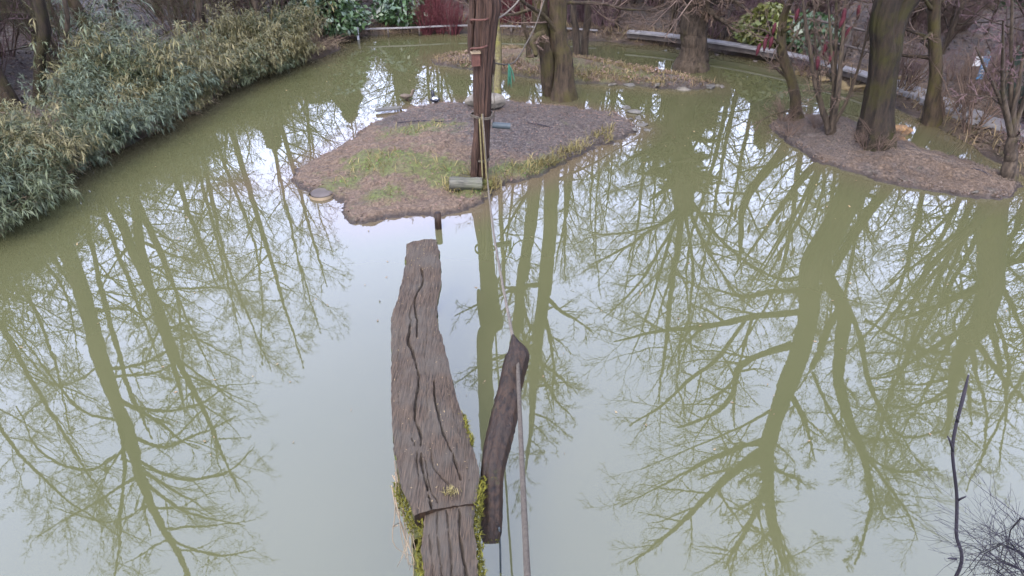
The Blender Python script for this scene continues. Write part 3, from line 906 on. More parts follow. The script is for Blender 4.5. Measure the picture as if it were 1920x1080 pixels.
bS2 = on(1560, 248); ys = bS2[1]
stS = []
for (a, m_, t_) in [((1558, 246), (1562, 150), (1548, -60)), ((1566, 246), (1574, 150), (1590, -80)), ((1548, 246), (1528, 150), (1500, -40)), ((1554, 248), (1536, 180), (1524, -20)), ((1570, 244), (1600, 160), (1640, 0)), ((1562, 246), (1566, 120), (1570, -120))]:
    p0 = bS2 + [rng.normal(0, .05), rng.normal(0, .04), 0]
    stS.append((np.array([p0, at_y(*m_, ys + rng.normal(0, .15)), at_y(*t_, ys + rng.normal(0, .4))]), np.array([.038, .028, .01]) * rng.uniform(.8, 1.5)))
sm = tree('sumac_shrub', 'many stemmed sumac shrub with red fruit cones left of the forked tree', bS2, stS, (), 10, (.25, .95, 42, .30, .2), 'bark', 'twig', 52, lv=(5, 5, 2), cat='shrub')
fruit(sm, bS2, [(1531, 118, ys - .1), (1548, 90, ys), (1559, 108, ys - .1), (1581, 28, ys - .2), (1593, 62, ys), (1608, 22, ys), (1582, 40, ys - .2)])
bR = on(1890, 332); ys = bR[1]
stS = [(np.array([bR, at_y(1895, 285, ys), at_y(1900, 250, ys)]), np.array([.10, .085, .08]))]
for (m_, t_) in [((1882, 180), (1880, 40)), ((1905, 190), (1935, 20)), ((1925, 180), (1990, 40)), ((1896, 150), (1898, -60)), ((1880, 200), (1830, 90))]:
    stS.append((np.array([at_y(1898, 262, ys), at_y(*m_, ys + rng.normal(0, .15)), at_y(*t_, ys + rng.normal(0, .3))]), np.array([.045, .032, .012])))
tree('multi_stem_tree', 'upright multi stemmed shrub on a short bole at the right island tip', bR, stS, (), 8, (.3, .95, 40, .3, .3), 'bark', 'twig_purple', 53, lv=(6, 5, 2), cat='shrub')
for k, (u, v, sc_) in enumerate([(1652, 276, .55), (1628, 268, .45), (1668, 270, .4), (1468, 226, .5), (1482, 246, .4), (1530, 236, .35)]):
    BRUSH.append((on(u, v), sc_))
# right bank
bI = on(1748, 232); yi = bI[1]
tree('ivy_tree', 'trunk with mossy foot on the right bank beside the path', bI, [(np.array([bI, at_y(1750, 150, yi), at_y(1752, 60, yi), at_y(1760, -40, yi), at_y(1790, -400, yi)]), np.array([.15, .11, .10, .09, .02]))], (), 20, (.2, .98, 60, .25, .3), 'bark_moss', 'twig', 54, lv=(7, 6, 2))
bE = np.array([9.6, 11.2, hz(9.6, 11.2)])
stE = [with_base(bE, .32, R_([(1858, 370, 50), (1852, 520, 46), (1838, 600, 36), (1805, 660, 26), (1790, 730, 16), (1770, 820, 6)], 11.2, 1.0))]
tree('broad_tree', 'broad trunk with drooping crown mirrored along the right border', bE, stE, [R_(x, 11.6, dy) for x, dy in [([(1850, 560, 12), (1880, 650, 10), (1890, 760, 6), (1870, 880, 2)], -1), ([(1815, 640, 12), (1840, 720, 9), (1850, 820, 5), (1820, 900, 2)], 1), ([(1845, 500, 12), (1910, 600, 10), (1940, 740, 5)], 0), ([(1800, 690, 8), (1740, 690, 6), (1690, 650, 2)], .8)]],
     18, (.3, .98, 62, .3, -.2), 'bark_moss', 'twig_moss', 55, dens=.8, lv=(9, 7, 3), up=-.3, rmin=.0052)

# ------------------------------------------------------------------ woodland behind the pond: four kinds, copied
def proto_tree(name, h, seed, n, auto, mat, twig, lv, r):
    rg = np.random.default_rng(seed)
    p = np.array([[0, 0, 0], [rg.normal(0, .1), rg.normal(0, .1), h * .3], [rg.normal(0, .3), rg.normal(0, .3), h * .65], [rg.normal(0, .5), rg.normal(0, .5), h]])
    return tree(name, 'bare woodland tree on the bank behind the pond', (0, 0, 0), [(p, np.array([r, r * .8, r * .5, .02]))], (), n, auto, mat, twig, seed, 'bare trees of the woodland behind the pond', lv=lv, rmin=.005)


protos = [proto_tree('woodland_tree', 14, 61, 34, (.22, .98, 62, .28, .4), 'bark', 'twig', (8, 7, 3), .115),
          proto_tree('woodland_tree', 15, 62, 30, (.30, .98, 50, .30, .6), 'bark', 'twig', (8, 7, 3), .105),
          proto_tree('woodland_tree', 12, 63, 38, (.18, .98, 70, .30, .1), 'bark_moss', 'twig_moss', (8, 7, 3), .105),
          proto_tree('woodland_tree', 15, 64, 26, (.35, .98, 55, .26, .5), 'bark_dark', 'twig', (8, 7, 3), .09)]
spots = []
# (x, y, kind, scale) : limited height where the photograph shows open sky in the water
for (x, y, k, s) in [(-9.5, 19.0, 0, .80), (-8.2, 21.5, 1, .80), (-11.5, 17.0, 2, .85), (-10.5, 22.5, 3, .9), (-13, 20.5, 0, 1.0), (-7.2, 23.0, 3, .62), (-5.8, 24.0, 2, .52), (-12.5, 25, 1, 1.0),
                     (-4.2, 24.5, 1, .46), (-2.6, 25.5, 0, .50), (-1.0, 24.0, 3, .55), (.6, 25.0, 2, .72), (2.2, 23.5, 1, .70), (3.4, 25.5, 3, .85), (4.6, 22.5, 0, .80), (5.9, 24.5, 2, .85), (7.2, 22.0, 3, .95),
                     (8.3, 24.0, 1, .95), (9.8, 21.5, 0, 1.0), (11.0, 19.0, 3, .95), (12.0, 22.5, 2, 1.05), (13.2, 17.5, 1, 1.05), (13.8, 20.5, 0, 1.0), (12.0, 15.0, 3, .9), (14.5, 14.5, 2, 1.0), (15.5, 18.0, 3, 1.1),
                     (4.0, 29, 1, .9), (7, 29.5, 0, 1.0), (10.5, 28, 2, 1.1), (14, 26, 1, 1.15), (-9, 28, 2, .75), (-14.5, 15.0, 1, 1.0), (-15, 28, 0, 1.1), (-3.5, 31, 3, .55), (1.0, 30.5, 0, .8), (17, 23, 0, 1.2), (-13, 12.5, 3, .9), (-16.5, 18.0, 2, 1.1)]:
    spots.append((x, y, k, s))
used = set()
for (x, y, k, s) in spots:
    loc = (x, y, hz(x, y) - .05)
    wl = 'left bank thicket' if x < -5 else ('right bank path' if x > 7.5 else 'far bank')
    if k in used: dup(protos[k], loc, rng.random() * 6.28, s, 'bare woodland tree standing behind the ' + wl)['group'] = 'bare woodland trees behind the ' + wl
    else:
        used.add(k); protos[k]['label'] = 'bare woodland tree standing behind the ' + wl; protos[k]['group'] = 'bare woodland trees behind the ' + wl; protos[k].location = loc; protos[k].scale = (s,) * 3; protos[k].rotation_euler = (0, 0, rng.random() * 6.28)


# dark evergreens closing the view
def evergreen_proto(name, label, group, h, wd, n, seed, mat, leaf, cone=True):
    rg = np.random.default_rng(seed)
    root = thing(name, label, 'tree', (0, 0, 0), 0, group)
    t_ = MB(); t_.tube(np.array([[0, 0, -.1], [.03, 0, h * .5], [0, .02, h]]), [h * .014, h * .01, .01], 7); obj('trunk', t_.mesh('trunk'), M['bark_dark'], root)
    zz = h * (.05 + .95 * rg.random(n) ** 1.15); prof = (1 - zz / h) ** .75 if cone else np.sqrt(np.clip(1 - ((zz / h - .45) / .58) ** 2, 0, 1))
    lob = .75 + .35 * np.sin(zz * 5.1) * .5 + .25 * rg.random(n)
    a = rg.random(n) * 6.283; rr = wd * prof * lob * np.sqrt(.15 + .85 * rg.random(n))
    c = np.stack([np.cos(a) * rr, np.sin(a) * rr, zz - rr * .22 * cone], 1)
    d = np.stack([np.cos(a), np.sin(a), rg.normal(-.35, .4, n)], 1) + rg.normal(0, .45, (n, 3)); d /= np.linalg.norm(d, axis=1, keepdims=True)
    q = np.cross(d, rg.normal(size=(n, 3))); q /= np.linalg.norm(q, axis=1, keepdims=True) + 1e-9
    L = (leaf * rg.uniform(.5, 1.4, n))[:, None]
    V = np.stack([c - d * L * .5, c + q * L * .28, c + d * L * .6, c - q * L * .28], 1).reshape(-1, 3)
    obj('crown', mesh_np('crown', V, np.arange(n * 4).reshape(n, 4)), M[mat], root)
    return root


ev = evergreen_proto('evergreen_tree', 'dark evergreen tree in the wood behind the far bank', 'dark evergreens behind the far bank', 8, 2.2, 7000, 71, 'evergreen', .38)
first = True
for (x, y, s) in [(-6.6, 26.5, .75), (-4.4, 27.5, .68), (-2.2, 28, .7), (0.2, 27.5, .72), (2.6, 27.2, .78), (5.0, 27.0, .82), (7.6, 26.4, .9), (10.0, 25.5, .92), (12.5, 24.6, .9), (15.2, 22.0, .85), (16.8, 19.5, .8), (17.2, 16.0, .75), (-9.4, 25, .85), (-11.8, 22.8, .85), (-14.0, 18.2, .85), (-14.4, 14.0, .7), (-13.2, 10.2, .6), (3.8, 30, .9), (-1, 31, .85), (8.8, 29, 1.0)]:
    if first: ev.location = (x, y, hz(x, y)); ev.scale = (s, s, s * .74); first = False
    else: dup(ev, (x, y, hz(x, y)), rng.random() * 6.28, (s * rng.uniform(.8, 1.05), s * rng.uniform(.8, 1.05), s * .74))


# bushes -----------------------------------------------------------------
def shrub_proto(name, label, group, h, n, spread, mat, seed, lv=(8, 6), up=.2, cat='shrub', kids=3):
    rg = np.random.default_rng(seed)
    root = thing(name, label, cat, (0, 0, 0), 0, group)
    K = 6; P = np.zeros((n, K, 3)); a = rg.random(n) * 6.283; rad = .12 * np.sqrt(rg.random(n))
    P[:, 0] = np.stack([np.cos(a) * rad, np.sin(a) * rad, -.05 + 0 * a], 1)
    d = np.stack([np.cos(a) * spread * rg.uniform(.1, 1, n), np.sin(a) * spread * rg.uniform(.1, 1, n), np.ones(n)], 1)
    L = h * rg.uniform(.6, 1.1, n)
    for k in range(1, K):
        d = d + rg.normal(0, .12, (n, 3)) + [0, 0, up / K]; d /= np.linalg.norm(d, axis=1, keepdims=True)
        P[:, k] = P[:, k - 1] + d * (L / (K - 1))[:, None]
    Rr = np.linspace(1, .3, K)[None] * rg.uniform(.008, .018, n)[:, None]
    b_ = MB(); b_.add(*tubes(P, Rr, 4)); obj('stem', b_.mesh('stem'), M[mat], root, kind='stuff')
    b_ = MB(); P2_, R2_ = grow(P, Rr, lv[0], (.2, 1), (42, 14), .42, up, .15, 4, .6, .3, .003, .4, rg); b_.add(*tubes(P2_, R2_, 3))
    P3_, R3_ = grow(P2_, R2_, lv[1], (.2, 1), (42, 14), .45, up, .18, 3, .6, .4, .0025, .3, rg); b_.add(*tubes(P3_, R3_, 3))
    obj('twigs', b_.mesh('twigs'), M[mat], root, kind='stuff')
    return root


def place(proto, locs, mats_fn=None, s=(.8, 1.2)):
    for k, (x, y) in enumerate(locs):
        sc_ = rng.uniform(*s); loc = (x, y, hz(x, y) - .03); rz = rng.random() * 6.28
        mm = mats_fn(k) if mats_fn else None
        if k == 0 and proto.get('_used') is None:
            proto.location = loc; proto.rotation_euler = (0, 0, rz); proto.scale = (sc_,) * 3
            proto['_used'] = 1
        else:
            r = dup(proto, loc, rz, sc_, None, mm)
    if '_used' in proto.keys(): pass


KEEP = [(74, 190, 42), (124, 175, 18), (226, 62, 30), (372, 92, 36), (492, 84, 30)]


def px_of(x, y, zz):
    dep = y * CP + (H - zz) * SP
    return 960 + FPX * x / dep, 540 - FPX * ((zz - H) * CP + y * SP) / dep


def in_view(q):
    u_, v_ = px_of(q[0], q[1], .3)
    return not any(abs(u_ - k[0]) < k[2] * 1.15 + 55 and v_ > k[1] - 6 for k in KEEP)


def band(poly_pts, n, off, jit=.3):
    """n points along a photo polyline laid on the ground, pushed away from the pond by off"""
    w_ = np.array([ground(u, v, .03)[:2] for u, v in poly_pts]); tries_ = 0
    s_ = smooth_line(np.column_stack([w_, np.zeros(len(w_))]), 200)[:, :2]
    out_ = []
    while len(out_) < n and tries_ < 40 * n:
        tries_ += 1
        i = rng.integers(1, 199); t = s_[min(i + 1, 199)] - s_[i - 1]; t /= np.linalg.norm(t) + 1e-9
        nrm = np.array([-t[1], t[0]])
        p = s_[i] + nrm * rng.uniform(*off)
        if sdist(p[None], POND)[0] < .05: p = s_[i] - nrm * rng.uniform(*off)
        if sdist(p[None], POND)[0] > .05: out_.append(tuple(p + rng.normal(0, jit * .2, 2)))
    return out_


FARSHORE = [(638, 84), (700, 66), (860, 61), (1050, 72), (1180, 82), (1350, 98), (1430, 112)]
RIGHTSHORE = [(1430, 112), (1500, 138), (1620, 168), (1700, 212), (1790, 258), (1870, 300)]
LEFTSHORE = [(-120, 520), (0, 430), (60, 372), (130, 322), (200, 288), (300, 240), (390, 188), (450, 158), (540, 122), (600, 108), (638, 90)]

sp1 = shrub_proto('bare_shrub', 'leafless purplish brown shrub in the undergrowth behind the far bank', 'bare shrubs behind the far bank', 1.7, 16, .55, 'twig_purple', 81)
place(sp1, band(FARSHORE, 64, (.7, 5.0)), lambda k: {'stem': M['twig_purple'], 'twigs': M[['twig_purple', 'twig', 'twig_purple'][k % 3]]})
sp2 = shrub_proto('bare_shrub', 'leafless brown shrub beside the path on the right bank', 'bare shrubs on the right bank', 1.3, 12, .6, 'twig', 82)
place(sp2, band(RIGHTSHORE, 40, (1.5, 6.0)) + band(RIGHTSHORE, 6, (.1, .4)), lambda k: {'stem': M['twig'], 'twigs': M[['twig', 'twig_purple'][k % 2]]}, (.45, 1.1))
sp3 = shrub_proto('dogwood_shrub', 'red stemmed dogwood bush beside the far path', 'red stemmed dogwoods beside the far path', 1.2, 40, .5, 'twig_red', 83, (5, 3), .3)
place(sp3, [tuple(on(u, v)[:2]) for u, v in [(800, 46), (825, 44), (850, 46), (968, 42), (985, 40), (1000, 46), (812, 38), (945, 40)]])
sp4 = shrub_proto('bare_shrub', 'tan leafless shrub hanging over the water under the bamboo', 'tan shrubs at the foot of the bamboo', 1.1, 16, 1.5, 'twig_tan', 84, (6, 4), -.5)
place(sp4, band(LEFTSHORE, 34, (.02, .5)), lambda k: {'stem': M[['twig', 'twig_tan', 'twig'][k % 3]], 'twigs': M[['twig', 'twig_tan', 'twig'][k % 3]]}, (.35, .8))
sp5 = shrub_proto('bare_shrub', 'grey leafless shrub among the trunks behind the bamboo', 'grey shrubs behind the bamboo', 2.2, 14, .6, 'twig', 85)
place(sp5, [q for q in band(LEFTSHORE[2:], 58, (1.7, 5.5)) if in_view(q)], lambda k: {'stem': M['twig'], 'twigs': M[['twig', 'twig_moss', 'twig_purple'][k % 3]]})


sp6 = shrub_proto('brushwood', 'tangle of thin bare shoots on the right island', 'bare shoots on the right island', 1.1, 20, 1.1, 'twig', 86, (6, 4), -.3)
sp6['group'] = 'bare shoots on the right island'
for k, (p, sc_) in enumerate(BRUSH):
    lab = 'tangle of thin bare shoots at the foot of the forked tree' if k < 3 else 'tangle of thin bare shoots near the left tip of the right island'
    if k == 0: sp6.location = tuple(p); sp6.scale = (sc_,) * 3; sp6['label'] = lab
    else: dup(sp6, p, k * 1.3, sc_, lab)


def leaf_bush(name, label, h, wd, n, seed, mat, leaf, group=None):
    r = evergreen_proto(name, label, group, h, wd, n, seed, mat, leaf, False); r['category'] = 'bush'
    return r


for (u, v, h, wd, lab, mt) in [(628, 60, 1.3, 1.0, 'dark green evergreen bush at the left end of the far bank', 'laurel'), (1432, 84, .95, .8, 'yellow green bush behind the boardwalk left of the sumac', 'laurel_y'),
                               (1510, 92, .8, .8, 'glossy green bush behind the sumac on the right bank', 'laurel'), (760, 42, 1.0, .9, 'olive evergreen bush in front of the far path', 'laurel'), (580, 52, 1.6, 1.0, 'evergreen bush where the bamboo ends', 'evergreen')]:
    b = on(u, v); r = leaf_bush('evergreen_bush', lab, h, wd, 1500, int(u), mt, .16); r.location = tuple(b)


def sapling_proto(seed, h):
    rg = np.random.default_rng(seed); p = np.array([[0, 0, -.1], [rg.normal(0, .1), rg.normal(0, .1), h * .35], [rg.normal(0, .2), rg.normal(0, .2), h * .7], [rg.normal(0, .35), rg.normal(0, .3), h]])
    return tree('sapling', 'thin bare sapling in the wood behind the far and right banks', (0, 0, 0), [(p, np.array([.045, .036, .024, .006]))], (), 22, (.08, .98, 60, .34, .3), 'bark', 'twig', seed, 'thin bare saplings behind the far and right banks', lv=(6, 5, 2), rmin=.0055)


sap = [sapling_proto(95, 4.2), sapling_proto(96, 5.0)]
for k, (x, y) in enumerate(band(FARSHORE, 48, (.8, 4.5)) + band(RIGHTSHORE, 30, (2.2, 5.5)) + [q for q in band(LEFTSHORE[3:], 20, (2.2, 5.5)) if in_view(q)]):
    if -.42 < x / y < -.17: sc_ = rng.uniform(.5, .75)
    else: sc_ = rng.uniform(.7, 1.25)
    lab = None if k < 78 else 'thin bare sapling among the brush behind the bamboo'
    if k < 2: sap[k].location = (x, y, hz(x, y)); sap[k].scale = (sc_,) * 3
    else:
        r = dup(sap[k % 2], (x, y, hz(x, y)), rng.random() * 6.28, sc_, lab, {'crown': M[['twig', 'twig_purple', 'twig_tan'][k % 3]]})
        if k >= 78: r['group'] = 'thin bare saplings behind the bamboo'

# bamboo -----------------------------------------------------------------
def bamboo_proto(seed, ncane, h, droop):
    rg = np.random.default_rng(seed)
    root = thing('bamboo_clump', 'green bamboo clump with drooping narrow leaves in the left bank thicket', 'bamboo', (0, 0, 0), 0, 'bamboo clumps of the left bank thicket')
    n, K = ncane, 8
    P = np.zeros((n, K, 3)); a = rg.random(n) * 6.283
    P[:, 0] = np.stack([rg.normal(0, .28, n), rg.normal(0, .22, n), np.full(n, -.05)], 1)
    d = np.stack([np.cos(a) * .28, np.sin(a) * .28 - .32, np.ones(n)], 1) * np.ones((n, 1))
    L = h * rg.uniform(.65, 1.15, n)
    for k in range(1, K):
        out_ = d.copy(); out_[:, 2] = 0; out_ /= np.linalg.norm(out_, axis=1, keepdims=True) + 1e-9
        d = d + out_ * .16 * droop * k / K + rg.normal(0, .05, (n, 3)) - [0, 0, .14 * droop * k / K]
        d /= np.linalg.norm(d, axis=1, keepdims=True)
        P[:, k] = P[:, k - 1] + d * (L / (K - 1))[:, None]
    Rr = np.linspace(1, .35, K)[None] * rg.uniform(.006, .010, n)[:, None]
    b_ = MB(); b_.add(*tubes(P, Rr, 4))
    P2_, R2_ = grow(P, Rr, 11, (.25, 1.0), (58, 14), .24, -.25, .10, 4, .45, .5, .002, .35, rg)
    b_.add(*tubes(P2_, R2_, 3)); obj('canes', b_.mesh('canes'), M['cane'], root, kind='stuff')
    # leaves on the outer half of each side shoot
    m = 8; N = len(P2_); pi = np.repeat(np.arange(N), m); t = rg.uniform(.35, 1, N * m) * 3; i = np.minimum(t.astype(int), 2); s = (t - i)[:, None]
    p = P2_[pi, i] * (1 - s) + P2_[pi, i + 1] * s
    d = P2_[pi, i + 1] - P2_[pi, i]; d /= np.linalg.norm(d, axis=1, keepdims=True) + 1e-9
    d = d * .55 + rg.normal(0, .42, (N * m, 3)) - [0, 0, .25]; d /= np.linalg.norm(d, axis=1, keepdims=True)
    L = (.235 * rg.uniform(.5, 1.35, N * m))[:, None]
    sd = np.cross(d, [0, 0, 1.0]); sd /= np.linalg.norm(sd, axis=1, keepdims=True) + 1e-9; sd = sd + rg.normal(0, .25, sd.shape)
    wv = sd * L * .06
    d2 = d - [0, 0, .55]; d2 /= np.linalg.norm(d2, axis=1, keepdims=True)
    mid = p + d * L * .45; tip = mid + d2 * L * .55
    V = np.stack([p, mid - wv, tip, mid + wv], 1).reshape(-1, 3)
    i4 = np.arange(N * m)[:, None] * 4
    F = np.concatenate([i4 + [0, 1, 3], i4 + [1, 2, 3]], 0)
    obj('leaves', mesh_np('leaves', V, F, False), M['bamboo_g'], root, kind='stuff')
    return root


bp = [bamboo_proto(91, 26, 2.3, 1.3), bamboo_proto(92, 24, 2.0, 1.8), bamboo_proto(93, 22, 2.6, 1.1)]
bmats = ['bamboo_g', 'bamboo_b', 'bamboo_g', 'bamboo_g', 'bamboo_b', 'bamboo_y']
btone = {'bamboo_g': 'mid green', 'bamboo_b': 'blue green', 'bamboo_y': 'yellowish green'}
pts = []
sl_ = smooth_line(np.array([[*ground(u, v, 0)[:2], 0] for u, v in LEFTSHORE]), 300)[:, :2]
tries = 0; i_front = 4.0
while len(pts) < 80 and tries < 9000:
    tries += 1
    if i_front < 262:
        i = int(i_front); i_front += rng.uniform(4.5, 8.5); off = rng.uniform(-.05, .10); front = True
    else:
        i = int(rng.integers(3, 270)); off = rng.uniform(.5, 2.5); front = False
    t = sl_[i + 2] - sl_[i - 2]; t /= np.linalg.norm(t); nrm = np.array([-t[1], t[0]])
    p = sl_[i] + nrm * off
    if sdist(p[None], POND)[0] < (-.08 if front else .1): continue
    s_ = (.44 if front else .46 + .09 * min(off, 3)) * rng.uniform(.75, 1.25)
    u_, v_ = px_of(p[0], p[1], 0.2); ut, vt = px_of(p[0], p[1], .2 + 1.9 * s_)
    if off > 2.0 and u_ > 420: s_ *= .75
    if not front and any(abs(u_ - k[0]) < k[2] and vt < k[1] - 4 and v_ > k[1] - 30 for k in KEEP): continue
    if off > 1.45 and u_ > 175: continue
    if not front and vnoise(p[0], p[1], .8, 31) < -.05: continue          # dark gaps in the thicket
    if any(np.linalg.norm(p - q[0]) < (.36 if front else .48) for q in pts): continue
    pts.append((p, off, math.atan2(t[1], t[0]), s_, front, u_))
bu = set()
for k, (p, off, ang, s_, front, u_) in enumerate(pts):
    pr = k % 3
    mt = bmats[int(rng.integers(0, 6))]
    if 330 < u_ < 560: mt = 'bamboo_y' if rng.random() < .4 else 'bamboo_g'
    loc = (p[0], p[1], hz(*p) - .03); rz = ang + rng.normal(0, .45)
    if pr not in bu:
        bu.add(pr); r = bp[pr]; r.location = loc; r.rotation_euler = (0, 0, rz); r.scale = (s_,) * 3; mt = 'bamboo_g'
    else:
        r = dup(bp[pr], loc, rz, s_, None, {'leaves': M[mt]})
    row = 'overhanging the water of the left bank' if front else ('deep in the left bank thicket' if off > 1.8 else 'in the second row on the left bank')
    r['label'] = btone[mt] + ' bamboo clump with drooping leaves ' + row
    r['group'] = btone[mt] + ' bamboo clumps ' + row
b = on(18, 388)
dup(bp[1], (b[0] - .2, b[1] + .2, .1), .3, .62, 'small separate bamboo clump leaning over the water at the left border', {'leaves': M['bamboo_g']})
b = ground(505, 130)
dup(bp[1], (b[0] - .25, b[1] + .35, .15), .6, .72, 'yellowish bamboo clump overhanging the water at the right end of the thicket', {'leaves': M['bamboo_y']})
b = ground(340, 205)
dup(bp[0], (b[0] - .2, b[1] + .4, .15), .5, .72, 'pale yellow green bamboo clump bulging over the bank mid thicket', {'leaves': M['bamboo_y']})

# ------------------------------------------------------------------ pole on the near island
bp_ = on(900, 340)
YP = bp_[1]
pole = thing('pole', 'weathered reddish dead trunk pole standing on the near island', 'pole', bp_)


def fissured(axis_pts, radii, S, K, seed, ridges=13, depth=.22, flat=None):
    """a split, fibrous trunk: rings with ridges that run along it and wander"""
    q = smooth_line(np.column_stack([axis_pts, radii]), K)
    rg = np.random.default_rng(seed); a = np.arange(S) * 2 * np.pi / S
    ph = rg.random(8) * 6.28
    V = []
    for k in range(K):
        t = k / (K - 1) * 6
        am = sum(np.sin(a * f + ph[j] + np.sin(t * .7 + j) * .8) * w_ for j, (f, w_) in enumerate([(3, .5), (5, .6), (ridges, .75), (ridges * 2 - 3, .5)])) / 2.3
        am = am - .55 * np.maximum(0, np.sin(a * 7 + ph[5] + .5 * np.sin(t * 1.3))) ** 6 * 1.6 + rg.normal(0, .05, S)
        r = q[k, 3] * (1 + depth * am)
        V.append(np.stack([q[k, 0] + np.cos(a) * r, q[k, 1] + np.sin(a) * r, np.full(S, q[k, 2])], 1))
    V = np.array(V); ii = np.arange(K * S).reshape(K, S)
    F = np.stack([ii[:-1], np.roll(ii[:-1], -1, 1), np.roll(ii[1:], -1, 1), ii[1:]], -1).reshape(-1, 4)
    return V.reshape(-1, 3), F


ax = [bp_ - [0, 0, .1], at_y(903, 250, YP), at_y(904, 150, YP), at_y(909, 60, YP), at_y(913, 0, YP), mir_y(908, 640, YP), mir_y(910, 760, YP), mir_y(912, 845, YP)]
rd = [.10, .112, .128, .148, .160, .145, .125, .085]
b_ = MB(); b_.add(*fissured(np.array(ax), np.array(rd), 64, 130, 3)); obj('trunk', b_.mesh('trunk', True, bp_), M['trunk_red'], pole)
b_ = MB(); b_.add(*fissured(np.array([at_y(889, 332, YP - .1), at_y(892, 280, YP - .12), at_y(898, 212, YP - .12)]), np.array([.055, .06, .035]), 24, 40, 5, 5)); obj('side_slab', b_.mesh('side_slab', True, bp_), M['trunk_red'], pole)
b_ = MB(); b_.add(*fissured(np.array([at_y(882, 100, YP + .05), at_y(884, 50, YP + .05), at_y(888, -10, YP + .05)]), np.array([.03, .05, .05]), 20, 30, 6, 5)); obj('side_slab', b_.mesh('side_slab', True, bp_), M['trunk_red'], pole)
b_ = MB(); b_.add(*fissured(np.array([at_y(923, 145, YP), at_y(925, 128, YP), at_y(926, 112, YP)]), np.array([.02, .03, .02]), 16, 12, 7, 5)); obj('branch_stub', b_.mesh('branch_stub', True, bp_), M['post'], pole)
for (u0, v0, u1, v1_) in [(886, 38, 911, 37), (886, 92, 909, 88)]:
    p0, p1 = at_y(u0, v0, YP - .19), at_y(u1, v1_, YP - .22)
    b_ = MB(); b_.tube(smooth_line([p0 + [-.02, .12, -.06], p0 + [-.02, .02, 0], (p0 + p1) / 2 + [0, -.03, .005], p1, p1 + [.03, .08, 0]], 14), .014, 7); obj('peg', b_.mesh('peg', True, bp_), M['rust'], pole)
# rope lashings round the pole and the split cane tied to it
for (v, r0) in [(216, .165), (296, .15)]:
    c = at_y(903 if v < 250 else 900, v, YP); a = np.linspace(0, 6.283, 25)
    b_ = MB()
    for k in range(2): b_.tube(np.stack([c[0] + np.cos(a) * r0, c[1] + np.sin(a) * r0, c[2] + .02 * k + .015 * np.sin(a * 2)], 1), .011, 6, False)
    obj('lashing', b_.mesh('lashing', True, bp_), M['rope'], pole)
b_ = MB(); b_.tube(smooth_line([at_y(904, 214, YP - .17), at_y(907, 260, YP - .18), at_y(910, 300, YP - .16), at_y(913, 342, YP - .17)], 14), [.016] * 14, 7)
b_.tube(smooth_line([at_y(899, 222, YP - .17), at_y(902, 280, YP - .19), at_y(905, 338, YP - .19)], 12), [.012] * 12, 7)
obj('rope_strand', b_.mesh('rope_strand', True, bp_), M['rope_yellow'], pole)

# red feeder box on the left side of the pole
c = at_y(892, 111, YP - .16); bx = thing('feeder_box', 'small red brown box fixed to the left side of the pole', 'box', c)
b_ = MB(); b_.box((0, 0, 0), .115, .09, .17, .2); obj('body', b_.mesh('body', False), M['rust'], bx)
b_ = MB(); b_.box((0, -.01, .095), .135, .12, .016, .2); obj('lid', b_.mesh('lid', False), M['twig_tan'], bx)

# grey tube hanging from a cord at the right of the pole
c = at_y(940, 235, YP - .1); tb_ = thing('feeder_tube', 'grey plastic tube hanging on a cord right of the pole', 'tube', c)
b_ = MB(); a0, a1 = np.array([-.13, 0, .005]), np.array([.13, .02, -.02])
b_.tube([a0, a0 * .5 + a1 * .5, a1], .045, 16, False); b_.tube([a0 + [.003, 0, 0], a1 - [.003, 0, 0]], .038, 16, False); obj('shell', b_.mesh('shell'), M['tube_grey'], tb_)
b_ = MB(); b_.tube([a0 + [.02, 0, 0], a0 + [.03, 0, 0]], .0375, 16); obj('inner_disc', b_.mesh('inner_disc'), M['black'], tb_)
b_ = MB(); b_.tube([a0 + [.02, 0, .045], at_y(927, 190, YP - .1) - c, at_y(924, 140, YP - .08) - c], .006, 5); b_.tube([a1 + [-.03, 0, -.03], a1 + [.02, .01, -.08]], .005, 5); obj('cord', b_.mesh('cord'), M['rope'], tb_)

# log at the pole's foot
def log_mesh(p0, p1, r, seed, sag=0.0):
    p0, p1 = np.asarray(p0, float), np.asarray(p1, float); rg = np.random.default_rng(seed); S, K = 22, 26
    ax_ = (p1 - p0); L = np.linalg.norm(ax_); ax_ /= L; n = np.cross(ax_, [0, 0, 1.]); n /= np.linalg.norm(n); u = np.cross(n, ax_)
    a = np.arange(S) * 2 * np.pi / S; ph = rg.random(6) * 6.28; V = []
    for k in range(-1, K + 1):
        t = min(max(k / (K - 1), 0), 1); rr = r * (1 + .07 * np.sin(3 * a + ph[0] + t * 2) + .05 * np.sin(7 * a + ph[1]) + .05 * np.sin(t * 9 + ph[2]) + rg.normal(0, .015, S))
        if k in (-1, K): rr = rr * .02
        V.append((p0 + ax_ * L * t)[None] + rr[:, None] * (np.cos(a)[:, None] * n + np.sin(a)[:, None] * u))
    V = np.array(V); ii = np.arange(V.shape[0] * S).reshape(-1, S)
    return V.reshape(-1, 3), np.stack([ii[:-1], ii[1:], np.roll(ii[1:], -1, 1), np.roll(ii[:-1], -1, 1)], -1).reshape(-1, 4)


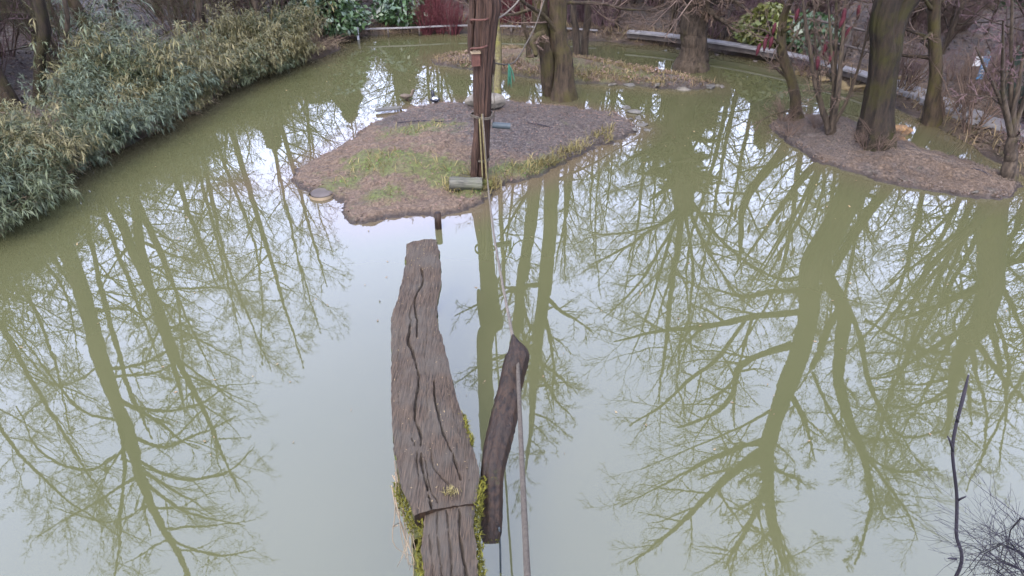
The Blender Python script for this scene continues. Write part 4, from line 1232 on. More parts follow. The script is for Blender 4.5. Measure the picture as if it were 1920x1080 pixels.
p0, p1 = on(843, 353), on(904, 357)
c = (p0 + p1) / 2
lg = MB(); lg.add(*log_mesh(p0 + [0, 0, .09], p1 + [0, 0, .09], .095, 4)); lo = obj('log', lg.mesh('log', True, c), M['log'], None, c)
tag(lo, 'short grey sawn log lying at the foot of the pole', 'log')
p0, p1 = on(862, 338), on(922, 352)
c = (p0 + p1) / 2
lg = MB(); lg.add(*log_mesh(p0 + [0, 0, .06], p1 + [0, 0, .10], .05, 8)); lo = obj('log', lg.mesh('log', True, c), M['plank_side'], None, c)
tag(lo, 'thin mossy pole lying behind the grey log by the pole', 'log')
# sawn round half sunk at the tip of the island
c = ground(604, 366); st = thing('sawn_round', 'sawn wooden round half sunk in the water at the left island tip', 'log', c)
a = np.linspace(0, 2 * np.pi, 40, endpoint=False)
b_ = MB(); b_.tube([[0, 0, -.10], [0, 0, .045]], .19, 32, False); obj('bark_ring', b_.mesh('bark_ring'), M['twig_tan'], st)
b_ = MB(); b_.tube([[0, 0, .03], [0, 0, .05]], .165, 32); obj('cut_face', b_.mesh('cut_face', False), M['board_dark'], st)
# stake in the shallows
c = ground(822, 428); b_ = MB(); b_.tube([c + [0, 0, -.3], c + [0, 0, .10], c + [.005, 0, .24]], [.05, .048, .045], 10)
tag(obj('stake', b_.mesh('stake', True, c), M['post'], None, c), 'short dark stake standing in the water before the island', 'stake')
# boards at the back left shore
c = ground(728, 207, .03); lo = obj('board', MB().box((0, 0, 0), .5, .12, .035, .35).mesh('board', False), M['stone_grey'], None, c + [0, 0, .03]); tag(lo, 'pale flat board lying in the shallows at the back left of the near island', 'board')


# stones
def stone_mesh(seed, sx, sy, sz, n=3):
    bm = bmesh.new(); bmesh.ops.create_icosphere(bm, subdivisions=n, radius=1)
    rg = np.random.default_rng(seed); o = Vector(rg.random(3) * 50)
    planes = [(Vector(rg.normal(size=3)).normalized(), rg.uniform(.42, .80)) for _ in range(12)]
    for v in bm.verts:
        p = v.co.copy()
        for nn, dd in planes:
            e = p.dot(nn)
            if e > dd: p -= nn * (e - dd)
        p += p.normalized() * (mnoise.noise(p * 2.5 + o) * .10)
        v.co = Vector((p.x * sx, p.y * sy, p.z * sz))
    me = bpy.data.meshes.new('stone'); bm.to_mesh(me); bm.free()
    return me


def stone(u, v, sx, sy, sz, mt, label, group=None, zo=.3, seed=0, zz=.25):
    p = on(u, v, zz); p[2] = max(p[2], -.05)
    o = obj('stone', stone_mesh(seed, sx, sy, sz), M[mt], None, p + [0, 0, sz * zo]); o.rotation_euler = (0, 0, seed * 1.7)
    return tag(o, label, 'stone', group)


o = stone(909, 206, .46, .22, .20, 'stone', 'large pale flat boulder lying right behind the pole', None, .75, 3); o.rotation_euler = (0, 0, .05)
for k, (u, v, s) in enumerate([(1174, 203, .09), (1186, 211, .11), (1197, 221, .07), (1204, 235, .10), (1190, 243, .06), (1212, 244, .05), (1182, 224, .06)]):
    stone(u, v, s * (1.2 + .35 * (k % 3)), s, s * .5, 'stone_grey', 'grey flat shore stone at the right tip of the near island', 'shore stones at the right tip of the near island', .2, 10 + k, 0)
for k, (u, v, s) in enumerate([(1150, 159, .09), (1182, 161, .11), (1232, 165, .09), (1282, 168, .11), (1332, 165, .15), (1346, 161, .10), (1353, 163, .08)]):
    stone(u, v, s * 1.6, s, s * .45, 'stone_grey' if k % 3 == 1 else 'stone', 'pale shore stone at the front edge of the far island', 'shore stones along the front of the far island', .2, 30 + k, 0)
stone(1684, 246, .17, .13, .11, 'stone_orange', 'larger orange broken rock beside the forked tree', None, .6, 51)
stone(1700, 250, .13, .10, .09, 'stone_orange', 'lower right orange rock of the broken pile by the forked tree', None, .6, 52)
stone(1690, 256, .11, .09, .06, 'stone_orange', 'front orange rock of the broken pile by the forked tree', None, .5, 53)
stone(1832, 353, .09, .05, .03, 'stone', 'small pale flat stone on the front slope of the right island', None, .5, 54)
stone(1700, 150, .25, .2, .1, 'sand', 'yellow sandstone slab at the waterline behind the forked tree', None, .3, 55)
for k, (u, v, s) in enumerate([(1500, 134, .3), (1540, 142, .28), (1575, 150, .34), (1612, 163, .3)]):
    stone(u, v, s * 1.3, s * .5, .10, 'sand', 'flat yellow rock edging the bank behind the sumac', 'yellow rocks edging the bank behind the sumac', .3, 60 + k, .05)


# ------------------------------------------------------------------ walkway of split log planks in front
def plank_obj(name, label, left, right, z0, z1, thick, cracks, seed, S=90, K=300):
    """slab with a cracked top and a rounded, mossy belly; left / right edges in photo pixels, z falls from near to far"""
    n = len(left)
    zs = np.linspace(z1, z0, n)
    Lw = smooth_line(np.array([ground(u, v, zz) for (u, v), zz in zip(left, zs)]), K); Rw = smooth_line(np.array([ground(u, v, zz) for (u, v), zz in zip(right, zs)]), K)
    s = np.linspace(0, 1, S); rg = np.random.default_rng(seed)
    T = Lw[:, None] * (1 - s)[None, :, None] + Rw[:, None] * s[None, :, None]
    jag = vnoise(T[:, 0, 1] * 0, T[:, 0, 1], 9, seed)[:, None] * .02 + vnoise(T[:, 0, 1] * 0, T[:, 0, 1], 40, seed)[:, None] * .012
    T[..., 0] += jag * np.where(s < .5, -1, 1)[None] * (np.abs(s - .5) * 2)[None] ** 6
    h = vnoise(T[..., 0], T[..., 1] * .25, 30, seed + 1) * .009 + vnoise(T[..., 0], T[..., 1] * .06, 75, seed + 2) * .007 + vnoise(T[..., 0], T[..., 1], 3, seed + 3) * .03
    crown = -.02 * (np.abs(s - .5) * 2)[None] ** 3
    cv = np.zeros((K, S))
    Tz = T[..., 2].mean()
    for pix, wd, dp in cracks:
        cp = smooth_line(np.array([ground(u, v, Tz) for u, v in pix]), 160)[:, :2]
        cp[:, 0] += vnoise(cp[:, 1], cp[:, 1] * 0, 9, seed + 5) * .006 + vnoise(cp[:, 1], cp[:, 1] * 0, 40, seed + 6) * .007
        fl = T[..., :2].reshape(-1, 2); dmin = np.full(len(fl), 9.); tpos = np.zeros(len(fl))
        for i in range(0, 160):
            di = np.hypot(*(fl - cp[i]).T); cl_ = di < dmin; dmin[cl_] = di[cl_]; tpos[cl_] = i / 159
        ww = wd * 1.15 * (.35 + .65 * np.sin(np.pi * np.clip(tpos * .86 + .12, 0, 1)) ** .6) * (1 + 1.5 * vnoise(fl[:, 1], fl[:, 0] * .2, 11, seed + 6)).clip(.3, 2)
        cv = np.maximum(cv, (dp * sstep(ww, 0, dmin)).reshape(K, S))
    T[..., 2] += h + crown - cv
    base = T.mean((0, 1)); base[2] = 0
    root = thing(name, label, 'plank', base)
    ii = np.arange(K * S).reshape(K, S)
    F = np.stack([ii[:-1, :-1], ii[1:, :-1], ii[1:, 1:], ii[:-1, 1:]], -1).reshape(-1, 4)
    tm = mesh_np('top_face', T - base, F)
    at_ = tm.attributes.new('crack', 'FLOAT', 'POINT'); at_.data.foreach_set('value', cv.ravel().astype(np.float32))
    obj('top_face', tm, M['plank'], root)
    # belly
    S2 = 20; a = np.linspace(0, np.pi, S2)
    cen = (T[:, 0] + T[:, -1]) / 2; half = (T[:, -1] - T[:, 0]) / 2
    Bv = cen[:, None] - half[:, None] * (np.cos(a) * (1 + .05 * np.sin(a)))[None, :, None] - np.array([0, 0, 1.0]) * (np.sin(a) ** .6 * thick)[None, :, None]
    Bv += (vnoise(Bv[..., 1], Bv[..., 2] + Bv[..., 0], 12, seed + 8) * .02)[..., None] * np.array([1, .3, .5]) * (np.sin(a) > .01)[None, :, None]
    ii = np.arange(K * S2).reshape(K, S2)
    F = np.stack([ii[:-1, :-1], ii[:-1, 1:], ii[1:, 1:], ii[1:, :-1]], -1).reshape(-1, 4)
    Vb = list((Bv - base).reshape(-1, 3)); 
    obj('belly', mesh_np('belly', np.array(Vb), F), M['plank_side'], root)
    # end faces
    for e, nm in ((0, 'end_grain'), (K - 1, 'end_grain')):
        ring = np.vstack([T[e, ::6], T[e, -1:], Bv[e, ::-1]]) - base; c_ = ring.mean(0); m_ = len(ring)
        obj(nm, mesh_np(nm, np.vstack([ring, c_]), [[i, (i + 1) % m_, m_] for i in range(m_)], False), M['post'], root)
    return root, T


left = [(776, 961), (770, 952), (755, 916), (746, 882), (738, 834), (734, 760), (733, 690), (733, 612), (738, 577), (748, 543), (758, 505), (762, 455)]
right = [(889, 939), (897, 920), (896, 868), (881, 822), (869, 781), (854, 737), (842, 681), (831, 634), (819, 596), (819, 566), (826, 540), (825, 484), (818, 447)]
left = smooth_line(np.array([[u, v, 0] for u, v in left]), 13)[:, :2]
crk = [([(790, 499), (792, 524), (779, 552), (778, 577), (782, 603), (781, 628)], .011, .04),
       ([(771, 598), (767, 622), (765, 637), (774, 659), (782, 691), (785, 713), (780, 760), (778, 787), (789, 816), (789, 850), (796, 897), (810, 962)], .012, .05),
       ([(814, 715), (815, 740), (822, 781), (837, 831), (852, 863), (864, 905)], .010, .045),
       ([(771, 822), (781, 850), (786, 900)], .006, .025), ([(806, 840), (815, 882), (832, 905), (848, 922)], .006, .02), ([(776, 560), (768, 585), (771, 610)], .006, .02), ([(800, 870), (806, 920), (822, 952)], .005, .02),
       ([(808, 480), (806, 560), (800, 640), (806, 700)], .004, .012), ([(748, 620), (746, 700), (752, 800), (758, 870)], .004, .012), ([(836, 700), (850, 780), (872, 850), (880, 910)], .004, .012), ([(795, 640), (800, 720), (804, 800)], .004, .012)]
pl1, T1 = plank_obj('walkway_plank', 'long curved cracked split log plank reaching out over the water', left, right, .92, 1.02, .17, crk, 5)
l2 = [(796, 1240), (796, 1120), (792, 1050), (790, 1012), (793, 985), (800, 955)]
r2 = [(925, 1240), (908, 1130), (899, 1075), (892, 1025), (889, 985), (889, 938)]
crk2 = [([(860, 955), (862, 1000), (868, 1040), (876, 1090), (885, 1200)], .010, .04), ([(818, 960), (822, 1020), (830, 1090)], .006, .02), ([(836, 960), (842, 1000), (846, 1060), (848, 1150)], .007, .025), ([(805, 1000), (812, 1080)], .005, .015)]
pl2, T2 = plank_obj('walkway_plank', 'nearest short plank butting under the long cracked plank', l2, r2, .985, .985, .16, crk2, 15, 60, 120)

q = np.array([T1[int(rng.integers(2, 298)), int(rng.integers(4, 86))] for _ in range(150)]); b_ = MB(); b_.add(*flakes(q + [0, 0, .002], None, .007, rng, .01))
obj('crumbs', b_.mesh('crumbs', False, pl1.location), M['grass_dead'], pl1, kind='stuff')
# supports under the planks
for (u, v, zz, r, lab) in [(790, 1020, .72, .07, 'mossy upright support post under the near end of the long plank'), (800, 480, .75, .07, 'slim support post under the far tip of the long plank')]:
    c = ground(u, v, zz); b_ = MB(); b_.add(*fissured(np.array([[c[0], c[1], -.5], [c[0], c[1], .3], [c[0] + .01, c[1], zz]]), np.array([r * 1.1, r, r * .95]), 28, 24, 9, 5, .12))
    c[2] = 0
    sp_ = thing('support_post', lab, 'post', c); obj('shaft', b_.mesh('shaft', True, c), M['plank_side'], sp_)

# leaning dark post with a notch, carrying the rope
pb, pt = None, None
edg = [(1019, 903, 937, .62), (1000, 900, 940, .66), (950, 900, 942, .77), (900, 900, 943, .88), (850, 905, 953, .98), (800, 915, 966, 1.09), (760, 925, 972, 1.18), (720, 935, 979, 1.28), (690, 942, 986, 1.37), (664, 948, 992, 1.44), (655, 951, 985, 1.465), (640, 956, 972, 1.51), (627, 960, 963, 1.545)]
rot = [((a_ + b_) / 2, v_, z_, (b_ - a_) / 2) for v_, a_, b_, z_ in edg]
Pp = []; Rp = []
for (u, v, zz, hw) in rot:
    p = ground(u, v, zz); Pp.append(p); Rp.append(px_size(hw, p))
Pp = np.array(Pp); Rp = np.array(Rp)
c = Pp[0].copy(); c[2] = 0
lp = thing('leaning_post', 'dark leaning post with a pointed tip lashed beside the planks', 'post', c)
q = smooth_line(np.column_stack([Pp, Rp]), 60); S = 36; a = np.arange(S) * 2 * np.pi / S
tdir = np.gradient(q[:, :3], axis=0); tdir /= np.linalg.norm(tdir, axis=1, keepdims=True)
xa = np.cross(tdir, np.cross([1., 0, 0], tdir)); xa /= np.linalg.norm(xa, axis=1, keepdims=True); ya = np.cross(tdir, xa)
V = []; rg5 = np.random.default_rng(55)
for k in range(60):
    rr = q[k, 3] * (1 + .05 * np.sin(3 * a + k * .02) + .05 * np.sin(7 * a + k * .015) - .07 * np.maximum(0, np.sin(11 * a + .5 * np.sin(k * .17))) ** 4 + .012 * np.sin(k * .55 + 2 * a) + rg5.normal(0, .018, S))
    if k < 3: rr = rr * (.82 + .06 * k)
    V.append(q[k, :3] + rr[:, None] * (np.cos(a)[:, None] * xa[k] + np.sin(a)[:, None] * ya[k] * .9))
V = np.vstack([np.array(V).reshape(-1, 3), q[0, :3][None]]); ii = np.arange(60 * S).reshape(60, S)
F = np.stack([ii[:-1], np.roll(ii[:-1], -1, 1), np.roll(ii[1:], -1, 1), ii[1:]], -1).reshape(-1, 4)
F = np.vstack([F, [[i, 60 * S, 60 * S, (i + 1) % S] for i in range(0)] or np.zeros((0, 4), int)]).astype(int)
obj('shaft', mesh_np('shaft', V - c, F), M['post'], lp)
k = 0
obj('butt_end', mesh_np('butt_end', np.vstack([V[:S], q[0, :3]]) - c, [[i, S, (i + 1) % S] for i in range(S)], False), M['post'], lp)
# ropes ------------------------------------------------------------------
def twisted(pts, r0, r1, n, pitch=.06):
    """three-strand laid rope along a line"""
    p = smooth_line(np.asarray(pts, float), n)
    L = np.concatenate([[0], np.cumsum(np.linalg.norm(np.diff(p, axis=0), axis=1))])
    t = np.gradient(p, axis=0); t /= np.linalg.norm(t, axis=1, keepdims=True)
    nx = np.cross(t, [0.3, .1, 1.]); nx /= np.linalg.norm(nx, axis=1, keepdims=True); ny = np.cross(t, nx)
    r = np.linspace(r0, r1, n)[:, None]; b = MB()
    for k in range(3):
        ph = (L / pitch * 6.283 + k * 2.094)[:, None]
        b.tube(p + r * .52 * (np.cos(ph) * nx + np.sin(ph) * ny), (r * .56).ravel(), 6)
    return b


tip = Pp[-1] + [0, 0, -.02]
foot = at_y(914, 338, YP - .2)
rpts = [at_y(905, 214, YP - .19), at_y(910, 280, YP - .21), foot, foot * .75 + tip * .25 + [-.01, 0, -.06], foot * .5 + tip * .5 + [-.015, 0, -.09], foot * .25 + tip * .75 + [-.01, 0, -.06], tip]
r_ = twisted(rpts, .013, .013, 420, .05); c = tip.copy()
tag(obj('rope', r_.mesh('rope', True, c), M['rope_pale'], None, c), 'pale rope slung from the pole down to the tip of the leaning post', 'rope')
hole = ground(971, 690, 1.38) + [0, -.10, .06]
near = at_y(989, 1085, 1.55)
rp2 = [ground(970, 672, 1.42) + [0, -.03, .04], hole, hole * .66 + near * .34 + [0, 0, -.03], hole * .33 + near * .67 + [0, 0, -.03], near, near + (near - hole) * .55 + [0, 0, .1]]
r_ = twisted(rp2, .0135, .0145, 700, .045); c = near.copy()
tag(obj('rope', r_.mesh('rope', True, c), M['rope'], None, c), 'thick twisted grey rope running from the leaning post towards the viewer', 'rope')
b_ = MB(); b_.tube([ground(936, 985, .75) + [0, -.02, .0], ground(938, 1030, .3), ground(939, 1100, -.2)], .008, 6); c = ground(938, 1030, .3)
tag(obj('rod', b_.mesh('rod', True, c), M['tube_grey'], None, c), 'thin grey rod standing in the water under the leaning post', 'rod')
# ropes strung between pole and trees
y0 = YP
rs = [at_y(926, 118, y0), at_y(948, 121, y0 + .6), at_y(966, 115, y0 + 1.0), at_y(985, 85, y0 + 1.4), at_y(1005, 45, y0 + 1.8), at_y(1030, -30, y0 + 2.2)]
b_ = MB(); b_.tube(smooth_line(rs, 40), .011, 6); tag(obj('rope', b_.mesh('rope', True, rs[0]), M['rope'], None, rs[0]), 'grey rope hanging in a bend between the pole and the twin stemmed tree', 'rope')
rs = [at_y(932, 36, y0), at_y(952, 22, y0 + .3), at_y(976, -5, y0 + .6), at_y(1000, -60, y0 + .8)]
b_ = MB(); b_.tube(smooth_line(rs, 30), .012, 6); tag(obj('rope', b_.mesh('rope', True, rs[0]), M['rope_pale'], None, rs[0]), 'pale rope rising to the right from the upper pole', 'rope')
c = at_y(954, 121, y0 + .7); b_ = MB()
for k in range(5):
    e = rng.normal(0, .03, 2); b_.tube(smooth_line([[0, 0, 0], [e[0], e[1], -.12], [e[0] * 1.5, e[1], -.24 - .03 * k]], 6), [.010] * 5 + [.004], 5)
tag(obj('rope_tassel', b_.mesh('rope_tassel'), M['green_net'], None, c), 'green tassel of frayed cord hanging from the bent rope', 'tassel')

# moss and weeds on the planks
def moss_tuft(parent, pts, L, wd, mat='moss', lean=.8):
    base = np.array(parent.location); b = MB(); b.add(*blades(np.array(pts), L, wd, rng, lean)); obj('moss', b.mesh('moss', True, base), M[mat], parent, kind='stuff')


def rim(T, side, k0, k1, n, dz=(-.10, .01), sx=.02):
    K = T.shape[0]; o = []
    for _ in range(n):
        i = int(rng.uniform(k0, k1) * (K - 1)); p = T[i, 0 if side < 0 else -1].copy()
        o.append(p + [side * rng.uniform(-.4, 1) * sx, 0, rng.uniform(*dz)])
    return o


moss_tuft(pl1, rim(T1, 1, .15, .24, 420, (-.07, 0), .02), .035, .008)
moss_tuft(pl1, rim(T1, 1, .0, .07, 420, (-.16, -.01), .04), .04, .008)
moss_tuft(pl1, rim(T1, -1, .0, .10, 500, (-.2, -.05), .05), .04, .008)
moss_tuft(pl2, rim(T2, -1, .3, 1.0, 600, (-.16, -.03), .04), .035, .008)
moss_tuft(pl2, rim(T2, 1, .4, 1.0, 900, (-.16, -.02), .04), .04, .008)
moss_tuft(pl1, [ground(846 + rng.normal(0, 7), 923 + rng.normal(0, 4), 1.0) for _ in range(60)], .045, .006, 'grass', 1.0)
c = ground(760, 1000, .6)
q = [q_ for q_ in V[:18 * 36] if q_[2] < 1.0]; sel = [q[int(i)] + [0, 0, .002] for i in rng.integers(0, len(q), 700) if rng.random() < .9]
sel = [p_ for p_ in sel if vnoise(np.array([p_[0]]), np.array([p_[2] + p_[1]]), 9, 41)[0] > .08]
b_ = MB(); b_.add(*blades(np.array(sel), .016, .006, rng, 1.2)); obj('moss', b_.mesh('moss', True, lp.location), M['moss'], lp, kind='stuff')
b_ = MB()
for k in range(12):
    p0 = ground(742 + rng.normal(0, 4), 890 + rng.normal(0, 30), .95); p1 = ground(765 + rng.normal(0, 12), 1010 + rng.normal(0, 25), .7); p2 = ground(772 + rng.normal(0, 14), 1060 + rng.normal(0, 20), .5)
    b_.tube(smooth_line([p0, (p0 + p1) / 2 + rng.normal(0, .02, 3), p1, p2], 12), np.linspace(.004, .0015, 12), 4)
tag(obj('dead_stalks', b_.mesh('dead_stalks', True, c), M['twig_tan'], None, c, kind='stuff'), 'pale dead stalks trailing down the left side of the planks', 'stalks')

# ------------------------------------------------------------------ front right: stick and brush
b0 = np.array([2.55, 2.32, -.1])
pts = [b0, at_y(1793, 1080, 2.33), at_y(1793, 1000, 2.36), at_y(1794, 930, 2.40), at_y(1786, 850, 2.42), at_y(1792, 800, 2.45), at_y(1806, 745, 2.48), at_y(1816, 703, 2.5)]
stk = thing('bare_stick', 'single dark upright shoot with short side spurs at the lower right', 'stick', b0)
b_ = MB(); b_.tube(smooth_line(pts, 50), np.concatenate([np.linspace(.0115, .008, 44), [.008, .0085, .009, .0085, .006, .004]]), 8); obj('shoot', b_.mesh('shoot', True, b0), M['twig_black'], stk)
for (u0, v0, u1, v1_, y) in [(1787, 845, 1777, 818, 2.42), (1794, 940, 1811, 931, 2.40), (1793, 1048, 1778, 1047, 2.34), (1796, 790, 1793, 780, 2.45)]:
    b_ = MB(); b_.tube([at_y(u0, v0, y), at_y((u0 + u1) / 2, v0 * .4 + v1_ * .6, y - .02), at_y(u1, v1_, y - .03)], [.007, .006, .004], 6); obj('spur', b_.mesh('spur', True, b0), M['twig_black'], stk)
b0 = np.array([3.3, 1.3, .1]); br = thing('bare_shrub', 'fine dark twigs reaching in from the lower right corner', 'shrub', b0)
rg = np.random.default_rng(5); P = []
for k in range(16):
    e = at_y(rg.uniform(1800, 1900), rg.uniform(960, 1090), rg.uniform(1.9, 2.4)); mdl = at_y(1925 + rg.normal(0, 15), rg.uniform(970, 1100), 1.75)
    P.append(smooth_line([b0 + rg.normal(0, .08, 3), b0 * .5 + mdl * .5 + [.15, 0, .25], mdl, e], 12))
P = np.array(P); Rr = np.linspace(.009, .0015, 12)[None] * rg.uniform(.7, 1.1, (16, 1))
b_ = MB(); b_.add(*tubes(P, Rr, 5)); obj('stem', b_.mesh('stem', True, b0), M['twig_black'], br, kind='stuff')
P2_, R2_ = grow(P, Rr, 9, (.55, 1), (38, 14), .14, .1, .12, 4, .5, .4, .0012, .3, rg); b_ = MB(); b_.add(*tubes(P2_, R2_, 4))
P3_, R3_ = grow(P2_, R2_, 3, (.2, 1), (40, 14), .45, .1, .15, 3, .6, .4, .001, .3, rg); b_.add(*tubes(P3_, R3_, 3)); obj('twigs', b_.mesh('twigs', True, b0), M['twig_black'], br, kind='stuff')

# ------------------------------------------------------------------ far bank: boardwalk, path, fences, signs
bw = [(1175, 60), (1240, 66), (1300, 74), (1370, 84), (1430, 94), (1490, 106), (1550, 122), (1610, 138), (1650, 152)]
bwp = smooth_line(np.array([ground(u, v, .30) for u, v in bw]), 60)
bwk = thing('boardwalk', 'narrow pale edged boardwalk along the right side of the far bank', 'boardwalk', bwp[0])


def ribbon(line, wd, th, z=0.0):
    t = np.gradient(line, axis=0); t[:, 2] = 0; t /= np.linalg.norm(t, axis=1, keepdims=True); n = np.stack([-t[:, 1], t[:, 0], t[:, 2] * 0], 1)
    A, B = line + n * wd[0] + [0, 0, z], line + n * wd[1] + [0, 0, z]
    V = np.stack([A, B, B - [0, 0, th], A - [0, 0, th]], 1); K = len(line); ii = np.arange(K * 4).reshape(K, 4)
    F = np.stack([ii[:-1], ii[1:], np.roll(ii[1:], -1, 1), np.roll(ii[:-1], -1, 1)], -1).reshape(-1, 4)
    return V.reshape(-1, 3), np.vstack([F, [[0, 1, 2, 3], [K * 4 - 1, K * 4 - 2, K * 4 - 3, K * 4 - 4]]])


b_ = MB(); b_.add(*ribbon(bwp, (.02, .30), .04)); obj('deck', b_.mesh('deck', False, bwp[0]), M['board'], bwk)
b_ = MB(); b_.add(*ribbon(bwp, (.10, .16), .12, -.052)); obj('beam', b_.mesh('beam', False, bwp[0]), M['board_dark'], bwk)
for i in range(4, 60, 9):
    c = bwp[i]; b_ = MB(); b_.tube([c + [0, .1, -.9], c + [0, .1, -.28]], .06, 8); obj('post', b_.mesh('post', True, bwp[0]), M['board_dark'], bwk)
# rail of the far bank, left part
rl = smooth_line(np.array([at_y(u, v, ground(u, v, .33)[1] + .35) for u, v in [(668, 54), (760, 51), (860, 47), (960, 48), (1060, 52), (1120, 56)]]), 40)
rr_ = thing('low_rail', 'low pale timber rail along the far bank in front of the dogwood', 'rail', rl[0])
b_ = MB(); b_.add(*ribbon(rl, (0, .05), .035)); obj('rail', b_.mesh('rail', False, rl[0]), M['board'], rr_)
for i in range(0, 40, 5):
    c = rl[i]; b_ = MB(); b_.tube([c + [0, .025, -.25], c + [0, .025, -.037]], .025, 7); obj('post', b_.mesh('post', True, rl[0]), M['board_dark'], rr_)
# path right
pp = smooth_line(np.array([[*ground(u, v, .2)[:2], 0] for u, v in [(1650, 152), (1700, 178), (1760, 204), (1820, 228), (1885, 250), (1960, 296), (2060, 360)]]), 50)
pp[:, 2] = np.maximum.reduce([bank_h(pp[:, 0] + o, pp[:, 1] + o) for o in (-.2, 0, .2, .4)]) + .03
b_ = MB(); b_.add(*ribbon(pp, (0, .55), .30)); tag(obj('footpath', b_.mesh('footpath', False), M['gravel']), kind='structure')
b_ = MB(); b_.add(*ribbon(pp, (-.05, -.005), .12, .03)); tag(obj('path_edging', b_.mesh('path_edging', False, pp[0]), M['board'], None, pp[0]), 'pale timber edging along the water side of the path', 'edging')
# mesh fence behind the path
fl = pp + 0; t = np.gradient(fl, axis=0); t[:, 2] = 0; t /= np.linalg.norm(t, axis=1, keepdims=True); fl = fl + np.stack([-t[:, 1], t[:, 0], t[:, 2] * 0], 1) * 1.35
fl = fl[16:]
fn = thing('mesh_fence', 'dark green wire mesh fence behind the path', 'fence', fl[0])
b_ = MB()
for zz in np.arange(.05, 1.0, .085): b_.tube(fl + [0, 0, zz], .007, 4, False)
fd = smooth_line(fl, 260)
b_.add(*tubes(np.stack([np.stack([p, p + [0, 0, .5], p + [0, 0, 1.0]]) for p in fd]), np.full((260, 3), .007), 4)); obj('mesh_panel', b_.mesh('mesh_panel', True, fl[0]), M['mesh_fence'], fn)
for i in range(0, len(fl), 5):
    b_ = MB(); b_.tube([fl[i] + [0, .02, -.1], fl[i] + [0, .02, 1.06]], .025, 7); obj('post', b_.mesh('post', True, fl[0]), M['mesh_fence'], fn)
# timber fence behind the boardwalk
fp = [on(u, v) for u, v in [(1360, 74), (1395, 80), (1460, 88), (1520, 100), (1580, 112), (1640, 128), (1700, 158)]]
tf = thing('timber_fence', 'brown post and rail fence behind the boardwalk', 'fence', fp[0])
for p in fp:
    b_ = MB(); b_.tube([p - [0, 0, .2], p + [0, 0, .85]], .045, 8); obj('post', b_.mesh('post', True, fp[0]), M['board_dark'], tf)
for zz in (.35, .75):
    b_ = MB(); b_.tube(np.array([p + [0, -.05, zz] for p in fp]), .03, 6); obj('rail', b_.mesh('rail', True, fp[0]), M['board_dark'], tf)
# blue and white information sign on the path
c = on(1816, 196); sg = thing('information_sign', 'blue and white sign board on a post beside the path', 'sign', c)
b_ = MB(); b_.tube([[0, 0, -.1], [0, 0, 1.0]], .025, 8); obj('post', b_.mesh('post'), M['tube_grey'], sg)
b_ = MB(); b_.box((-.02, -.04, .72), .13, .02, .42, .1); obj('panel', b_.mesh('panel', False), M['sign_blue'], sg)
b_ = MB(); b_.box((-.17, -.05, .84), .15, .02, .17, .1); obj('panel', b_.mesh('panel', False), M['white'], sg)
b_ = MB()
for zz in (.62, .68, .74): b_.box((-.02, -.054, zz), .09, .004, .02, .1)
obj('print', b_.mesh('print', False), M['white'], sg)
# white stand-pipe at the far shore
c = ground(672, 74); pv = thing('overflow_pipe', 'white bent standpipe in the water at the far left shore', 'pipe', c)
b_ = MB(); b_.tube(smooth_line([[0, 0, -.3], [0, 0, .18], [.02, 0, .3], [.14, .05, .36]], 16), .035, 10); obj('pipe', b_.mesh('pipe'), M['white'], pv)


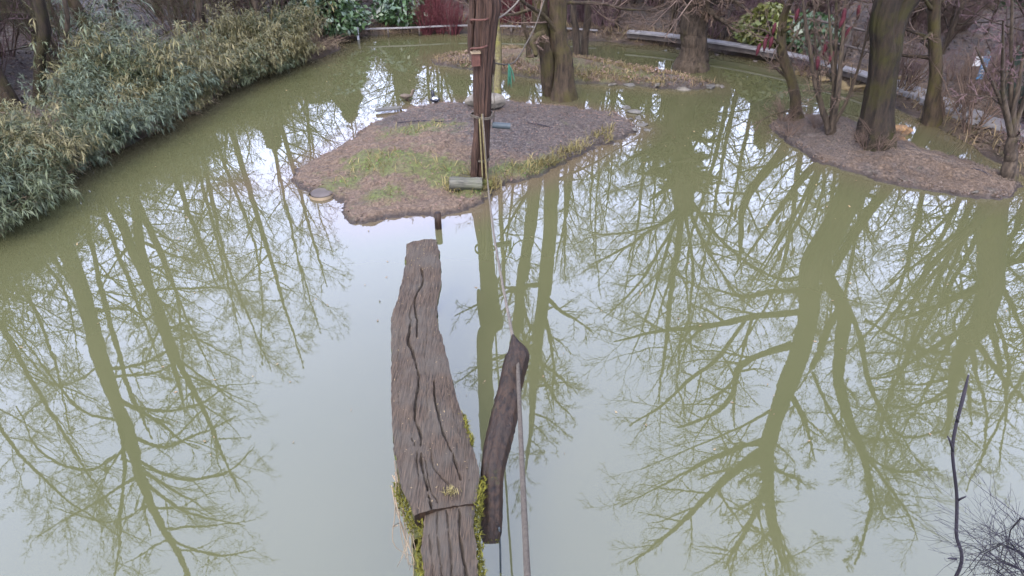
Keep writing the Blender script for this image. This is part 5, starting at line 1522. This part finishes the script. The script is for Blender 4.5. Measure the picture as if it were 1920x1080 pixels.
# ------------------------------------------------------------------ ducks
def duck(loc, rz, mats, label, s=1.0):
    root = thing('duck', label, 'duck', loc, rz); root.scale = (s,) * 3
    # one lofted body from tail to crown; x forward
    sec = [(-.22, .13, .005, .004), (-.18, .12, .035, .018), (-.12, .10, .070, .050), (-.04, .085, .092, .072), (.05, .085, .090, .075), (.11, .10, .068, .066), (.14, .135, .045, .050), (.150, .175, .036, .040), (.160, .205, .038, .042), (.175, .232, .040, .042), (.200, .238, .034, .036), (.222, .232, .018, .018)]
    q = smooth_line(np.array([[x, 0, zc] for x, zc, _, _ in sec]), 40); ww = np.interp(np.linspace(0, 1, 40), np.linspace(0, 1, len(sec)), [a_[2] for a_ in sec]); hh = np.interp(np.linspace(0, 1, 40), np.linspace(0, 1, len(sec)), [a_[3] for a_ in sec])
    t = np.gradient(q, axis=0); t /= np.linalg.norm(t, axis=1, keepdims=True); n = np.cross(t, [0, 1., 0]); a = np.arange(18) * 2 * np.pi / 18
    V = q[:, None] + ww[:, None, None] * np.cos(a)[None, :, None] * np.array([0, 1., 0]) - hh[:, None, None] * np.sin(a)[None, :, None] * n[:, None]
    ii = np.arange(40 * 18).reshape(40, 18); F = np.stack([ii[:-1], np.roll(ii[:-1], -1, 1), np.roll(ii[1:], -1, 1), ii[1:]], -1)
    me_ = mesh_np('body', V, F.reshape(-1, 4))
    o_ = obj('body', me_, M[mats[0]], root); me_.materials.append(M[mats[1]]); me_.materials.append(M[mats[2]])
    fc = np.repeat(np.arange(39), 18); aa = np.tile(np.arange(18), 39)
    mi = np.where(fc > 24, 2, np.where((fc > 6) & (fc < 22) & (((aa > 0) & (aa < 3)) | ((aa > 5) & (aa < 9)) | (aa > 10)), 1, 0))
    me_.polygons.foreach_set('material_index', mi.astype(np.int32))
    b_ = MB(); b_.tube([[.215, 0, .228], [.24, 0, .222], [.272, 0, .214]], [.014, .013, .009], 8); obj('bill', b_.mesh('bill'), M['bill'], root)
    for sgn in (-1, 1):
        b_ = MB(); b_.tube([[-.01, sgn * .04, .03], [-.005, sgn * .042, -.03]], .008, 6); b_.box((.012, sgn * .042, -.032), .05, .035, .006); obj('leg', b_.mesh('leg'), M['rust'], root)
        b_ = MB(); b_.tube([[.195, sgn * .031, .243], [.197, sgn * .037, .243]], .006, 6); obj('eye', b_.mesh('eye'), M['black'], root)
        b_ = MB(); b_.tube([[.07, sgn * .083, .10], [-.04, sgn * .094, .11], [-.15, sgn * .06, .125], [-.20, sgn * .02, .13]], [.01, .034, .022, .004], 8); obj('wing', b_.mesh('wing'), M[mats[0]], root)
    return root


p = on(815, 190); duck((p[0], p[1], p[2] + .035), 1.9, ('duck_black', 'duck_white', 'duck_black'), 'black and white duck standing on the back shore of the near island', .85)
p = ground(764, 187, .03); duck((p[0], p[1], .035), .4, ('duck_brown', 'duck_brown', 'duck_brown'), 'brown duck standing at the waterline left of the black and white one', .75)

# floating bits and fallen sticks
b_ = MB(); q = np.stack([rng.uniform(-6, 9, 420), rng.uniform(4, 18, 420)], 1); q = q[(sdist(q, POND) < -.2)]
b_.add(*flakes(np.column_stack([q, np.full(len(q), .001)]), None, .017, rng, .004))
tag(obj('floating_leaves', b_.mesh('floating_leaves', False), M['grass_dead'], kind='stuff'), 'small dead leaves and scum bits floating on the pond', 'leaves')
for (u0, v0, u1, v1_, lab) in [(745, 235, 830, 230, 'long thin fallen twig on the back left of the near island'), (985, 232, 1048, 238, 'short twig lying on the dark mulch right of the pole'), (1820, 318, 1858, 332, 'dark twig lying on the back slope of the right island')]:
    a_, c = on(u0, v0), on(u1, v1_); b_ = MB(); b_.tube(smooth_line([a_ + [0, 0, .02], (a_ + c) / 2 + [.02, .04, .03], c + [0, 0, .02]], 10), np.linspace(.008, .013, 10), 6)
    tag(obj('fallen_twig', b_.mesh('fallen_twig', True, a_), M['twig_black'], None, a_), lab, 'twig')

for o in bpy.data.objects:
    if '_used' in o.keys(): del o['_used']
print('tris', sum(len(m.loops) - 2 * len(m.polygons) for m in bpy.data.meshes))
